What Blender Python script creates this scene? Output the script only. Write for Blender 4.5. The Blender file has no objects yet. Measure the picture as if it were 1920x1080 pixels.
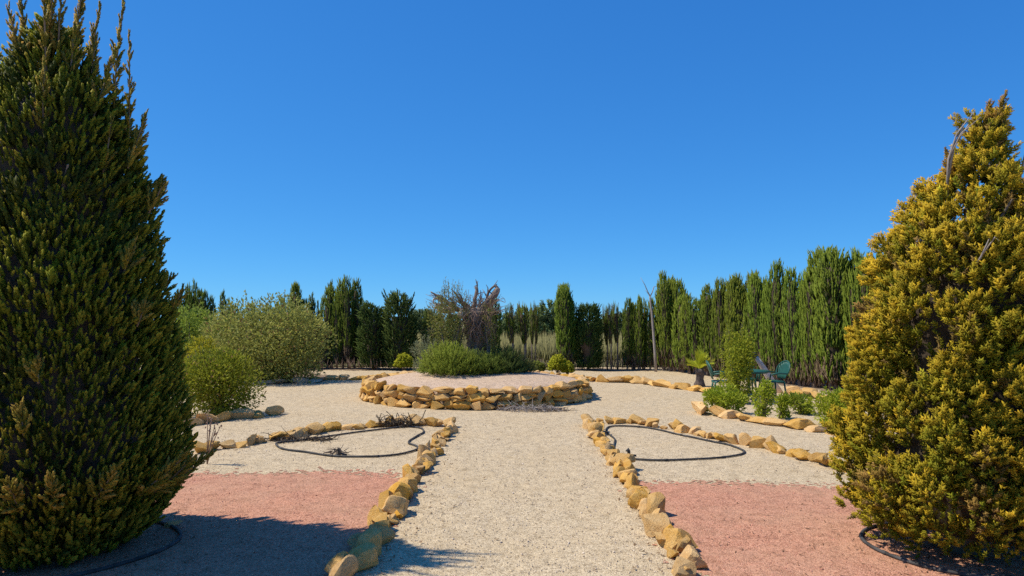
import bpy, bmesh, math, random
import numpy as np
from mathutils import Vector, Matrix, Euler

# ------------------------------------------------------------------ camera, sky, sun, exposure
scene = bpy.context.scene
EYE, FOC, HOR = 1.65, 1360.0, 600.0            # eye height (m), focal length and horizon row for a 1920x1080 frame
cam_data = bpy.data.cameras.new('camera')
cam_data.sensor_width = 36.0
cam_data.lens = 36.0 * FOC / 1920.0
cam_data.shift_y = (HOR - 540.0) / 1920.0
cam_data.clip_start, cam_data.clip_end = 0.05, 3000.0
camera = bpy.data.objects.new('camera', cam_data)
camera.location = (0, 0, EYE)
camera.rotation_euler = (math.radians(90), 0, 0)
scene.collection.objects.link(camera)
scene.camera = camera

SUN_EL = math.radians(56.0)
SUN_AZ = math.radians(176.5)                    # math angle of the direction TO the sun in the XY plane (left, a touch behind)
world = bpy.data.worlds.new('World'); scene.world = world; world.use_nodes = True
wn = world.node_tree; wn.nodes.clear()
w_out = wn.nodes.new('ShaderNodeOutputWorld'); w_bg = wn.nodes.new('ShaderNodeBackground')
w_sky = wn.nodes.new('ShaderNodeTexSky'); w_sky.sky_type = 'NISHITA'; w_sky.sun_disc = False
w_sky.sun_elevation = SUN_EL
w_sky.sun_rotation = math.pi / 2 - SUN_AZ
w_sky.altitude = 3000; w_sky.air_density = 1.0; w_sky.dust_density = 0.0; w_sky.ozone_density = 6.0
w_bg.inputs['Strength'].default_value = 0.092
# the photograph's deep saturated blue: one colour response per channel for the whole sky
w_sep = wn.nodes.new('ShaderNodeSeparateColor'); w_cmb = wn.nodes.new('ShaderNodeCombineColor')
wn.links.new(w_sky.outputs[0], w_sep.inputs[0])
for i, (gain, power) in enumerate(((0.50, 0.92), (1.74, 0.67), (4.05, 0.47))):
    p_ = wn.nodes.new('ShaderNodeMath'); p_.operation = 'POWER'; p_.inputs[1].default_value = power
    k_ = wn.nodes.new('ShaderNodeMath'); k_.operation = 'MULTIPLY'; k_.inputs[1].default_value = gain
    wn.links.new(w_sep.outputs[i], p_.inputs[0]); wn.links.new(p_.outputs[0], k_.inputs[0]); wn.links.new(k_.outputs[0], w_cmb.inputs[i])
wn.links.new(w_cmb.outputs[0], w_bg.inputs[0]); wn.links.new(w_bg.outputs[0], w_out.inputs[0])

sun_data = bpy.data.lights.new('sun', 'SUN'); sun_data.energy = 5.0; sun_data.angle = math.radians(0.53); sun_data.color = (1.0, 0.925, 0.79)
sun = bpy.data.objects.new('sun', sun_data); scene.collection.objects.link(sun)
to_sun = Vector((math.cos(SUN_AZ) * math.cos(SUN_EL), math.sin(SUN_AZ) * math.cos(SUN_EL), math.sin(SUN_EL)))
sun.rotation_euler = to_sun.to_track_quat('Z', 'Y').to_euler(); sun.location = (-20, 0, 30)

scene.view_settings.view_transform = 'Standard'; scene.view_settings.look = 'None'
scene.view_settings.gamma = 1.0; scene.view_settings.use_curve_mapping = False
scene.view_settings.exposure = 0.0
scene.render.engine = 'CYCLES'
scene.cycles.max_bounces = 6; scene.cycles.diffuse_bounces = 3; scene.cycles.transparent_max_bounces = 4
scene.cycles.use_denoising = False

# ------------------------------------------------------------------ helpers
COL = scene.collection
rnd = random.Random(7)
rng = np.random.default_rng(11)

def gz(x, y):
    """height of the almost level ground (works on floats and arrays)"""
    return 0.008 * np.sin(x * 1.7 + 0.6 * y + 0.4) * np.sin(y * 1.3 - 0.5) + 0.006 * np.sin(x * 3.9 - y * 2.7) + 0.004 * np.sin(y * 5.1 + x * 1.1)

def G(px, py):
    """point of the ground plane seen at a pixel of the 1920x1080 photograph"""
    d = FOC * EYE / (py - HOR)
    return ((px - 960.0) / FOC * d, d)

def XD(px, d):
    return (px - 960.0) / FOC * d

def ZD(py, d):
    return EYE + (HOR - py) / FOC * d

def tag(o, label=None, cat=None, group=None, kind=None):
    if label: o['label'] = label
    if cat: o['category'] = cat
    if group: o['group'] = group
    if kind: o['kind'] = kind
    return o

def thing(name, label, cat, loc=(0, 0, 0), group=None, rotz=0.0):
    o = bpy.data.objects.new(name, None); COL.objects.link(o)
    o.location = loc; o.rotation_euler = (0, 0, rotz); o.empty_display_size = 0.2
    return tag(o, label, cat, group)

def mesh_np(name, v, f, mat=None, col=None, smooth=False):
    """mesh from an array of vertices and an array (or list of arrays) of faces; col is an (n,3) point colour"""
    me = bpy.data.meshes.new(name)
    fl = f if isinstance(f, list) else [f]
    fl = [np.asarray(a, dtype=np.int32) for a in fl if len(a)]
    v = np.asarray(v, dtype=np.float32)
    me.vertices.add(len(v)); me.vertices.foreach_set('co', v.ravel())
    nl = sum(a.size for a in fl); nf = sum(len(a) for a in fl)
    me.loops.add(nl); me.polygons.add(nf)
    me.loops.foreach_set('vertex_index', np.concatenate([a.ravel() for a in fl]))
    tot = np.concatenate([np.full(len(a), a.shape[1], dtype=np.int32) for a in fl])
    st = np.concatenate([[0], np.cumsum(tot)[:-1]]).astype(np.int32)
    me.polygons.foreach_set('loop_start', st)
    me.update(calc_edges=True)
    if smooth: me.polygons.foreach_set('use_smooth', np.ones(nf, dtype=bool))
    if col is not None:
        a = me.color_attributes.new('tint', 'FLOAT_COLOR', 'POINT')
        c = np.ones((len(v), 4), dtype=np.float32); c[:, :3] = col
        a.data.foreach_set('color', c.ravel())
    if mat: me.materials.append(mat)
    return me

def obj(name, me, parent=None, loc=(0, 0, 0), rot=(0, 0, 0), scale=(1, 1, 1)):
    o = bpy.data.objects.new(name, me); COL.objects.link(o)
    o.location = loc; o.rotation_euler = rot; o.scale = scale
    if parent: o.parent = parent
    return o

def copy_tree(o, parent=None):
    c = o.copy(); COL.objects.link(c)
    if parent: c.parent = parent
    for ch in list(o.children): copy_tree(ch, c)
    return c

class Noise:
    """smooth pseudo-noise: a sum of sines with random directions"""
    def __init__(self, seed, freq, n=9):
        r = np.random.default_rng(seed)
        d = r.normal(size=(n, 3)); d /= np.linalg.norm(d, axis=1)[:, None]
        self.k = d * freq * r.uniform(0.6, 1.7, size=(n, 1)); self.p = r.uniform(0, 6.28, n); self.n = n
    def __call__(self, p):
        p = np.asarray(p, dtype=np.float64)
        return np.sin(p @ self.k.T + self.p).sum(-1) / math.sqrt(self.n)

def tube(path, radii, sides=8, cap=True):
    """vertices and quads of a tapered tube along a path"""
    P = np.asarray(path, dtype=np.float64); n = len(P)
    R = np.asarray(radii, dtype=np.float64) if np.ndim(radii) else np.full(n, radii)
    T = np.gradient(P, axis=0); T /= np.linalg.norm(T, axis=1)[:, None] + 1e-9
    up = np.array([0, 0, 1.0]) if abs(T[0][2]) < 0.9 else np.array([1.0, 0, 0])
    V = []; u = None
    for i in range(n):
        if u is None: u = np.cross(T[i], up)
        u = u - T[i] * (u @ T[i]); u /= np.linalg.norm(u) + 1e-9
        w = np.cross(T[i], u)
        a = np.linspace(0, 2 * math.pi, sides, endpoint=False)
        V.append(P[i] + R[i] * (np.outer(np.cos(a), u) + np.outer(np.sin(a), w)))
    V = np.concatenate(V); F = []
    for i in range(n - 1):
        for k in range(sides):
            a = i * sides + k; b = i * sides + (k + 1) % sides
            F.append((a, b, b + sides, a + sides))
    if cap:
        c0 = len(V); V = np.vstack([V, P[:1], P[-1:]])
        for k in range(sides):
            F.append((c0, (k + 1) % sides, k, k)); e = (n - 1) * sides
            F.append((c0 + 1, e + k, e + (k + 1) % sides, e + (k + 1) % sides))
    return V, F

def join(parts):
    """[(verts, faces)] -> verts, list of face arrays (faces of mixed size allowed)"""
    V, F3, F4, o = [], [], [], 0
    for v, f in parts:
        v = np.asarray(v)
        for q in f:
            q = list(q)
            if len(q) == 4 and q[2] == q[3]: q = q[:3]
            (F3 if len(q) == 3 else F4).append([i + o for i in q])
        V.append(v); o += len(v)
    out = []
    if F3: out.append(np.array(F3))
    if F4: out.append(np.array(F4))
    return np.vstack(V), out

def box(cx, cy, cz, sx, sy, sz):
    v = np.array([(x, y, z) for x in (-.5, .5) for y in (-.5, .5) for z in (-.5, .5)]) * (sx, sy, sz) + (cx, cy, cz)
    return v, [(0, 1, 3, 2), (4, 6, 7, 5), (0, 4, 5, 1), (2, 3, 7, 6), (0, 2, 6, 4), (1, 5, 7, 3)]

# ------------------------------------------------------------------ materials
def new_mat(name):
    m = bpy.data.materials.new(name); m.use_nodes = True
    nt = m.node_tree; nt.nodes.clear()
    out = nt.nodes.new('ShaderNodeOutputMaterial'); b = nt.nodes.new('ShaderNodeBsdfPrincipled')
    nt.links.new(b.outputs[0], out.inputs[0])
    return m, nt, b, out

def N(nt, kind, **kw):
    n = nt.nodes.new(kind)
    for k, v in kw.items():
        if hasattr(n, k): setattr(n, k, v)
        else: n.inputs[k].default_value = v
    return n

def ramp(nt, stops, interp='LINEAR'):
    r = nt.nodes.new('ShaderNodeValToRGB'); r.color_ramp.interpolation = interp
    e = r.color_ramp.elements
    while len(e) < len(stops): e.new(0.5)
    for i, (p, c) in enumerate(stops):
        e[i].position = p; e[i].color = (*c, 1)
    return r

def mixc(nt, fac, a, b, mode='MIX'):
    m = nt.nodes.new('ShaderNodeMix'); m.data_type = 'RGBA'; m.blend_type = mode
    for sock, val in ((m.inputs['Factor'], fac), (m.inputs[6], a), (m.inputs[7], b)):
        if isinstance(val, bpy.types.NodeSocket): nt.links.new(val, sock)
        elif isinstance(val, (int, float)): sock.default_value = val
        else: sock.default_value = (*val, 1)
    return m.outputs[2]

def foliage_mat(name, translucent=0.25, rough=0.55, vary=0.25, spec=0.25, each=0.0):
    m, nt, b, out = new_mat(name)
    at = N(nt, 'ShaderNodeAttribute', attribute_name='tint')
    oi = N(nt, 'ShaderNodeObjectInfo')
    no = N(nt, 'ShaderNodeTexNoise', Scale=6.0, Detail=3.0); tc = N(nt, 'ShaderNodeTexCoord')
    nt.links.new(tc.outputs['Object'], no.inputs['Vector'])
    hs = N(nt, 'ShaderNodeHueSaturation')
    mr = N(nt, 'ShaderNodeMapRange'); mr.inputs['To Min'].default_value = 1 - vary; mr.inputs['To Max'].default_value = 1 + vary
    nt.links.new(no.outputs['Fac'], mr.inputs['Value'])
    wv = N(nt, 'ShaderNodeTexWhiteNoise', noise_dimensions='1D'); nt.links.new(oi.outputs['Random'], wv.inputs['W'])
    mv_ = N(nt, 'ShaderNodeMapRange'); mv_.inputs['To Min'].default_value = 1 - each; mv_.inputs['To Max'].default_value = 1 + each; nt.links.new(wv.outputs['Value'], mv_.inputs['Value'])
    mm = N(nt, 'ShaderNodeMath', operation='MULTIPLY'); nt.links.new(mr.outputs[0], mm.inputs[0]); nt.links.new(mv_.outputs[0], mm.inputs[1]); nt.links.new(mm.outputs[0], hs.inputs['Value'])
    mh = N(nt, 'ShaderNodeMapRange'); mh.inputs['To Min'].default_value = 0.484; mh.inputs['To Max'].default_value = 0.508
    nt.links.new(oi.outputs['Random'], mh.inputs['Value']); nt.links.new(mh.outputs[0], hs.inputs['Hue'])
    nt.links.new(at.outputs['Color'], hs.inputs['Color'])
    nt.links.new(hs.outputs[0], b.inputs['Base Color'])
    b.inputs['Roughness'].default_value = rough; b.inputs['Specular IOR Level'].default_value = spec
    if translucent:
        t = N(nt, 'ShaderNodeBsdfTranslucent'); nt.links.new(hs.outputs[0], t.inputs[0])
        mx = N(nt, 'ShaderNodeMixShader'); mx.inputs[0].default_value = translucent
        nt.links.new(b.outputs[0], mx.inputs[1]); nt.links.new(t.outputs[0], mx.inputs[2]); nt.links.new(mx.outputs[0], out.inputs[0])
    return m

def bark_mat(name, c1, c2, scale=12.0, bump=0.6):
    m, nt, b, out = new_mat(name)
    tc = N(nt, 'ShaderNodeTexCoord'); mp = N(nt, 'ShaderNodeMapping'); mp.inputs['Scale'].default_value = (1, 1, 0.25)
    no = N(nt, 'ShaderNodeTexNoise', Scale=scale, Detail=6.0, Roughness=0.65)
    nt.links.new(tc.outputs['Object'], mp.inputs[0]); nt.links.new(mp.outputs[0], no.inputs['Vector'])
    r = ramp(nt, [(0.3, c1), (0.7, c2)]); nt.links.new(no.outputs['Fac'], r.inputs[0]); nt.links.new(r.outputs[0], b.inputs['Base Color'])
    bp = N(nt, 'ShaderNodeBump', Strength=bump, Distance=0.02); nt.links.new(no.outputs['Fac'], bp.inputs['Height']); nt.links.new(bp.outputs[0], b.inputs['Normal'])
    b.inputs['Roughness'].default_value = 0.9
    return m

def gravel_mat(name, dark, mid, light, scale=105.0, patch=None, patch_amt=0.35):
    m, nt, b, out = new_mat(name)
    tc = N(nt, 'ShaderNodeTexCoord')
    v1 = N(nt, 'ShaderNodeTexVoronoi', Scale=scale); v2 = N(nt, 'ShaderNodeTexVoronoi', Scale=scale * 0.45)
    n1 = N(nt, 'ShaderNodeTexNoise', Scale=0.9, Detail=6.0, Roughness=0.62); n2 = N(nt, 'ShaderNodeTexNoise', Scale=7.0, Detail=4.0, Roughness=0.6)
    for n in (v1, v2, n1, n2): nt.links.new(tc.outputs['Object'], n.inputs['Vector'])
    s1 = N(nt, 'ShaderNodeSeparateColor'); nt.links.new(v1.outputs['Color'], s1.inputs[0])
    s2 = N(nt, 'ShaderNodeSeparateColor'); nt.links.new(v2.outputs['Color'], s2.inputs[0])
    r = ramp(nt, [(0.0, dark), (0.17, mid), (0.75, light), (1.0, tuple(min(1, c * 1.18) for c in light))])
    nt.links.new(s1.outputs[0], r.inputs[0])
    r2 = ramp(nt, [(0.0, (0.72, 0.70, 0.68)), (0.25, (0.97, 0.97, 0.97)), (1.0, (1.06, 1.05, 1.03))]); nt.links.new(s2.outputs[1], r2.inputs[0])
    c = mixc(nt, 1.0, r.outputs[0], r2.outputs[0], 'MULTIPLY')
    if patch:
        rp = ramp(nt, [(0.42, (0, 0, 0)), (0.68, (1, 1, 1))]); nt.links.new(n1.outputs['Fac'], rp.inputs[0])
        k = N(nt, 'ShaderNodeMath', operation='MULTIPLY'); k.inputs[1].default_value = patch_amt; nt.links.new(rp.outputs[0], k.inputs[0])
        c = mixc(nt, k.outputs[0], c, patch)
    rs = ramp(nt, [(0.28, (0.80, 0.78, 0.75)), (0.5, (1.0, 1.0, 1.0)), (0.72, (1.07, 1.065, 1.06))]); nt.links.new(n2.outputs['Fac'], rs.inputs[0])
    c = mixc(nt, 1.0, c, rs.outputs[0], 'MULTIPLY')
    nt.links.new(c, b.inputs['Base Color'])
    inv = N(nt, 'ShaderNodeMath', operation='SUBTRACT'); inv.inputs[0].default_value = 1.0; nt.links.new(v1.outputs['Distance'], inv.inputs[1])
    ad = N(nt, 'ShaderNodeMath', operation='ADD'); nt.links.new(inv.outputs[0], ad.inputs[0]); nt.links.new(s1.outputs[2], ad.inputs[1])
    bp = N(nt, 'ShaderNodeBump', Strength=0.75, Distance=0.006); nt.links.new(ad.outputs[0], bp.inputs['Height']); 
    n4 = N(nt, 'ShaderNodeTexNoise', Scale=4.5, Detail=4.0, Roughness=0.55); nt.links.new(tc.outputs['Object'], n4.inputs['Vector'])
    b2 = N(nt, 'ShaderNodeBump', Strength=0.55, Distance=0.06); nt.links.new(n4.outputs['Fac'], b2.inputs['Height']); nt.links.new(bp.outputs[0], b2.inputs['Normal']); nt.links.new(b2.outputs[0], b.inputs['Normal'])
    b.inputs['Roughness'].default_value = 0.95; b.inputs['Specular IOR Level'].default_value = 0.15
    return m

def stone_mat(name, base, light, dark):
    m, nt, b, out = new_mat(name)
    tc = N(nt, 'ShaderNodeTexCoord'); oi = N(nt, 'ShaderNodeObjectInfo')
    off = N(nt, 'ShaderNodeVectorMath', operation='ADD')
    cmb = N(nt, 'ShaderNodeCombineXYZ'); mul = N(nt, 'ShaderNodeMath', operation='MULTIPLY'); mul.inputs[1].default_value = 37.0
    nt.links.new(oi.outputs['Random'], mul.inputs[0])
    for i in range(3): nt.links.new(mul.outputs[0], cmb.inputs[i])
    nt.links.new(tc.outputs['Object'], off.inputs[0]); nt.links.new(cmb.outputs[0], off.inputs[1])
    n1 = N(nt, 'ShaderNodeTexNoise', Scale=1.6, Detail=5.0, Roughness=0.6); n2 = N(nt, 'ShaderNodeTexNoise', Scale=9.0, Detail=8.0, Roughness=0.7)
    n3 = N(nt, 'ShaderNodeTexNoise', Scale=3.1, Detail=7.0, Roughness=0.75)
    for n in (n1, n2, n3): nt.links.new(off.outputs[0], n.inputs['Vector'])
    r1 = ramp(nt, [(0.30, base), (0.65, light)]); nt.links.new(n1.outputs['Fac'], r1.inputs[0])
    r3 = ramp(nt, [(0.57, (0, 0, 0)), (0.70, (0.65, 0.65, 0.65))]); nt.links.new(n3.outputs['Fac'], r3.inputs[0])
    c = mixc(nt, r3.outputs[0], r1.outputs[0], dark)
    r2 = ramp(nt, [(0.3, (0.75, 0.72, 0.68)), (0.62, (1.07, 1.06, 1.04))]); nt.links.new(n2.outputs['Fac'], r2.inputs[0])
    c = mixc(nt, 1.0, c, r2.outputs[0], 'MULTIPLY')
    hs = N(nt, 'ShaderNodeHueSaturation'); nt.links.new(c, hs.inputs['Color'])
    ml = N(nt, 'ShaderNodeMapRange'); ml.inputs['To Min'].default_value = 0.80; ml.inputs['To Max'].default_value = 1.14; nt.links.new(oi.outputs['Random'], ml.inputs['Value']); nt.links.new(ml.outputs[0], hs.inputs['Value'])
    wn_ = N(nt, 'ShaderNodeTexWhiteNoise', noise_dimensions='1D'); nt.links.new(oi.outputs['Random'], wn_.inputs['W'])
    ms = N(nt, 'ShaderNodeMapRange'); ms.inputs['To Min'].default_value = 0.88; ms.inputs['To Max'].default_value = 1.1; nt.links.new(wn_.outputs['Value'], ms.inputs['Value']); nt.links.new(ms.outputs[0], hs.inputs['Saturation'])
    nt.links.new(hs.outputs[0], b.inputs['Base Color'])
    bp = N(nt, 'ShaderNodeBump', Strength=0.55, Distance=0.075); nt.links.new(n2.outputs['Fac'], bp.inputs['Height']); nt.links.new(bp.outputs[0], b.inputs['Normal'])
    b.inputs['Roughness'].default_value = 0.92; b.inputs['Specular IOR Level'].default_value = 0.15
    return m

def plain_mat(name, c, rough=0.6, spec=0.3, vary=0.15, scale=14.0):
    m, nt, b, out = new_mat(name)
    tc = N(nt, 'ShaderNodeTexCoord'); no = N(nt, 'ShaderNodeTexNoise', Scale=scale, Detail=5.0); nt.links.new(tc.outputs['Object'], no.inputs['Vector'])
    r = ramp(nt, [(0.3, tuple(x * (1 - vary) for x in c)), (0.7, tuple(x * (1 + vary) for x in c))]); nt.links.new(no.outputs['Fac'], r.inputs[0]); nt.links.new(r.outputs[0], b.inputs['Base Color'])
    b.inputs['Roughness'].default_value = rough; b.inputs['Specular IOR Level'].default_value = spec
    return m

M_GRAVEL = gravel_mat('cream_gravel', (0.31, 0.225, 0.13), (0.53, 0.41, 0.25), (0.64, 0.515, 0.34), patch=(0.57, 0.425, 0.24), patch_amt=0.4)
M_RED = gravel_mat('red_gravel', (0.24, 0.10, 0.06), (0.48, 0.215, 0.13), (0.60, 0.31, 0.20), patch=(0.55, 0.335, 0.205), patch_amt=0.5)
M_PINK = gravel_mat('pink_gravel', (0.34, 0.24, 0.165), (0.57, 0.405, 0.275), (0.66, 0.49, 0.35), patch=(0.58, 0.43, 0.27))
M_FIELD = gravel_mat('dry_field', (0.12, 0.11, 0.05), (0.20, 0.185, 0.08), (0.27, 0.24, 0.11), scale=20.0, patch=(0.13, 0.15, 0.06))
M_SOIL = gravel_mat('dark_soil', (0.10, 0.065, 0.04), (0.20, 0.14, 0.09), (0.30, 0.22, 0.15), scale=50.0)
M_STONE = stone_mat('ochre_limestone', (0.67, 0.37, 0.092), (0.77, 0.49, 0.185), (0.34, 0.21, 0.095))
M_WALLSTONE = stone_mat('wall_limestone', (0.68, 0.37, 0.09), (0.78, 0.49, 0.175), (0.40, 0.24, 0.10))
M_PALESTONE = stone_mat('pale_limestone', (0.55, 0.44, 0.29), (0.66, 0.55, 0.40), (0.34, 0.27, 0.18))
M_CONIFER = foliage_mat('golden_conifer_foliage', 0.40, 0.6, 0.3, 0.12)
M_LEAF = foliage_mat('broad_leaf', 0.40, 0.6, 0.25, 0.12)
M_CYPRESS = foliage_mat('cypress_foliage', 0.30, 0.65, 0.34, 0.10, 0.20)
M_DRY = foliage_mat('dry_stalks', 0.2, 0.8, 0.3, 0.1)
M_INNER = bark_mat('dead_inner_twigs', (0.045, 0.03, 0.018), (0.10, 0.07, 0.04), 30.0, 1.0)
M_BARK = bark_mat('brown_bark', (0.12, 0.085, 0.06), (0.26, 0.20, 0.15), 18.0, 0.8)
M_GREYBARK = bark_mat('grey_dead_wood', (0.22, 0.18, 0.15), (0.44, 0.38, 0.33), 14.0, 0.9)
M_STUMP = bark_mat('weathered_stump', (0.085, 0.06, 0.045), (0.34, 0.26, 0.20), 11.0, 1.0)
M_CUTWOOD = bark_mat('pale_broken_wood', (0.42, 0.34, 0.26), (0.66, 0.58, 0.48), 10.0, 0.6)
M_ROOT = bark_mat('red_brown_roots', (0.16, 0.095, 0.065), (0.36, 0.24, 0.165), 16.0, 0.8)
M_HOSE = plain_mat('black_hose', (0.06, 0.058, 0.055), 0.7, 0.25, 0.55, 9.0)
M_GREEN = plain_mat('green_paint', (0.020, 0.105, 0.078), 0.45, 0.4, 0.12)
M_POST = bark_mat('pale_post_wood', (0.50, 0.40, 0.33), (0.70, 0.60, 0.52), 8.0, 0.4)
M_CAP = plain_mat('dark_cap', (0.03, 0.03, 0.035), 0.6, 0.3)
M_PALMTRUNK = bark_mat('cycad_trunk', (0.045, 0.032, 0.025), (0.17, 0.125, 0.10), 16.0, 1.0)

# ------------------------------------------------------------------ ground
def grid_xy(xs, ys):
    X, Y = np.meshgrid(xs, ys)
    v = np.stack([X, Y], -1).reshape(-1, 2); nx, ny = len(xs), len(ys)
    i = np.arange(nx - 1); j = np.arange(ny - 1)
    a = (j[:, None] * nx + i[None]).reshape(-1)
    return v, np.stack([a, a + 1, a + nx + 1, a + nx], 1)

def edge_grow(a, b, far, n=14):
    mid = np.arange(a, b + 1e-6, 0.25)
    t = np.linspace(0, 1, n + 1)[1:] ** 3
    return np.concatenate([(a - t * (a + far))[::-1] if a > -far else [], mid, b + t * (far - b)])
v, f = grid_xy(edge_grow(-14.0, 14.0, 1500.0), np.concatenate([-40 + 0 * np.arange(1), np.arange(-2, 27.01, 0.25), 27 + np.linspace(0, 1, 15)[1:] ** 3 * 1500]))
z = np.where((np.abs(v[:, 0]) < 13.9) & (v[:, 1] > -1.9) & (v[:, 1] < 26.9), gz(v[:, 0], v[:, 1]), 0.0)
g = obj('ground', mesh_np('ground', np.column_stack([v, z]), f, M_GRAVEL, smooth=True))
tag(g, 'pale cream gravel ground of the garden', kind='structure')

# beyond the hedges: a dry field sheet a hand above the gravel level
v, f = grid_xy(np.linspace(-900, 900, 40), np.concatenate([[25.3, 26, 28], 28 + np.linspace(0, 1, 20)[1:] ** 2 * 1200]))
fo = obj('field_terrain', mesh_np('field', np.column_stack([v, np.full(len(v), 0.035)]), f, M_FIELD))
tag(fo, 'dry grassy field beyond the hedge', kind='structure')

def poly_inside(poly, P):
    x, y = P[:, 0], P[:, 1]; ins = np.zeros(len(P), bool); n = len(poly)
    for i in range(n):
        x1, y1 = poly[i]; x2, y2 = poly[(i + 1) % n]
        c = (y1 > y) != (y2 > y)
        with np.errstate(divide='ignore', invalid='ignore'):
            ins ^= c & (x < (x2 - x1) * (y - y1) / (y2 - y1 + 1e-12) + x1)
    return ins

def gravel_patch(name, label, poly, mat, step=0.035, ragged=0.10, lift=0.004, seed=0):
    """a thin gravel sheet made of small cells; cells near the border are kept or dropped at random, so the two gravels mingle"""
    P = np.array(poly); xs = np.arange(P[:, 0].min() - .2, P[:, 0].max() + .2, step); ys = np.arange(P[:, 1].min() - .2, P[:, 1].max() + .2, step)
    v, f = grid_xy(xs, ys)
    c = v[f].mean(1); r = np.random.default_rng(seed); nz = Noise(seed, 2.2)
    c3 = np.column_stack([c, np.zeros(len(c))])
    keep = poly_inside(poly, c + r.normal(0, ragged, c.shape) * np.array([0.6, 1.0]) + nz(c3)[:, None] * np.array([0.03, 0.07]))
    f = f[keep]; used, inv = np.unique(f, return_inverse=True); f = inv.reshape(f.shape); v = v[used]
    z = gz(v[:, 0], v[:, 1]) + lift
    o = obj(name, mesh_np(name, np.column_stack([v, z]), f, mat, smooth=True))
    return tag(o, label, kind='structure')

# borders along the path, as ground points
PATH_L = [G(*p) for p in ((640, 1092), (668, 1056), (694, 1022), (722, 985), (748, 945), (772, 905), (795, 872), (812, 848), (830, 824), (846, 806))]
PATH_R = [G(*p) for p in ((1296, 1086), (1272, 1050), (1248, 1012), (1226, 980), (1204, 948), (1184, 915), (1166, 886), (1148, 860), (1132, 836), (1116, 812), (1106, 797))]
yl = G(500, 886)[1]; yr = G(1400, 908)[1]
gravel_patch('red_gravel_bed', 'red gravel strip beside the path under the dark green conifer',
    [(-7.5, yl + .1), (-4.0, yl + .05), (-2.6, yl), (-1.9, yl - .02), (-1.28, yl - .08)] + [p for p in PATH_L[::-1] if p[1] < yl - .08] + [(-1.1, 3.9), (-1.0, 3.0), (-7.5, 3.0)], M_RED, seed=3)
gravel_patch('red_gravel_bed', 'red gravel strip beside the path under the golden conifer',
    [(1.2, yr), (2.4, yr - .03), (3.4, yr - .1), (7.0, yr - .3), (7.0, 3.0), (1.05, 3.0), (1.08, 3.9)] + [p for p in PATH_R if p[1] < yr - .1], M_RED, seed=4)

# ------------------------------------------------------------------ stones
def rock_mesh(seed, mat, sub=3, cuts=9, rough=0.03):
    r = np.random.default_rng(seed)
    bm = bmesh.new(); bmesh.ops.create_icosphere(bm, subdivisions=sub, radius=1.0)
    V = np.array([v.co[:] for v in bm.verts]); F = np.array([[v.index for v in q.verts] for q in bm.faces]); bm.free()
    V *= 1.25
    for k in range(cuts):
        n = r.normal(size=3); n /= np.linalg.norm(n); d = r.uniform(0.42, 0.86)
        e = V @ n - d; V = np.where((e > 0)[:, None], V - np.outer(e, n), V)
    nz = Noise(seed + 50, 3.0); nf = Noise(seed + 90, 9.0)
    L = np.linalg.norm(V, axis=1)[:, None]
    V = V + V / L * (nz(V)[:, None] * rough * 1.2 + nf(V)[:, None] * rough * .7)
    lo, hi = V.min(0), V.max(0); V = (V - (lo + hi) / 2) / (hi - lo) * 2.0
    me = mesh_np('rock', V, F, mat, smooth=True)
    me.set_sharp_from_angle(angle=math.radians(19))
    return me
ROCKS = [rock_mesh(100 + i, M_STONE, cuts=11 + i % 6, rough=0.02 + 0.012 * (i % 3)) for i in range(14)]
WROCKS = [rock_mesh(300 + i, M_WALLSTONE, sub=2 + i % 2, cuts=9 + i % 5, rough=0.03) for i in range(12)]
PROCKS = [rock_mesh(500 + i, M_PALESTONE, sub=2, cuts=8, rough=0.03) for i in range(6)]

def resample(pts, step, jitter, r):
    P = np.array(pts, dtype=float); seg = np.linalg.norm(np.diff(P, axis=0), axis=1); s = np.concatenate([[0], np.cumsum(seg)])
    out, t = [], step * 0.4
    while t < s[-1]:
        k = np.searchsorted(s, t) - 1; k = max(0, min(k, len(seg) - 1)); u = (t - s[k]) / seg[k]
        d = (P[k + 1] - P[k]) / seg[k]; out.append((P[k] + u * (P[k + 1] - P[k]), math.atan2(d[1], d[0]), t / s[-1]))
        t += step * r.uniform(1 - jitter, 1 + jitter)
    return out

def border(name, label, pts, size=(0.17, 0.13, 0.12), step=0.27, seed=0, rocks=ROCKS, group='stone bed edgings', jit=0.35, lean=0.35, mixed=False, wander=.03):
    r = random.Random(seed)
    c = np.mean(np.array(pts), axis=0)
    t = thing(name, label, 'stone edging', (float(c[0]), float(c[1]), 0.0), group)
    for p, a, u in resample(pts, step, 0.22, r):
        k = r.uniform(1 - jit, 1 + jit); q = r.choice((.6, .8, .95, 1.0, 1.08, 1.15)) if mixed else 1.0
        sx, sy, sz = size[0] * r.uniform(.8, 1.25) * q, size[1] * k * q, size[2] * r.uniform(.65, 1.4) * q
        x = p[0] + r.uniform(-wander, wander) - c[0]; y = p[1] + r.uniform(-wander, wander) - c[1]
        zz = float(gz(p[0], p[1])) + sz * r.uniform(.40, .75)
        obj('stone', r.choice(rocks), t, (x, y, zz), (r.uniform(-lean, lean), r.uniform(-lean, lean), a + r.uniform(-.5, .5)), (sx, sy, sz))
    return t

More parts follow.
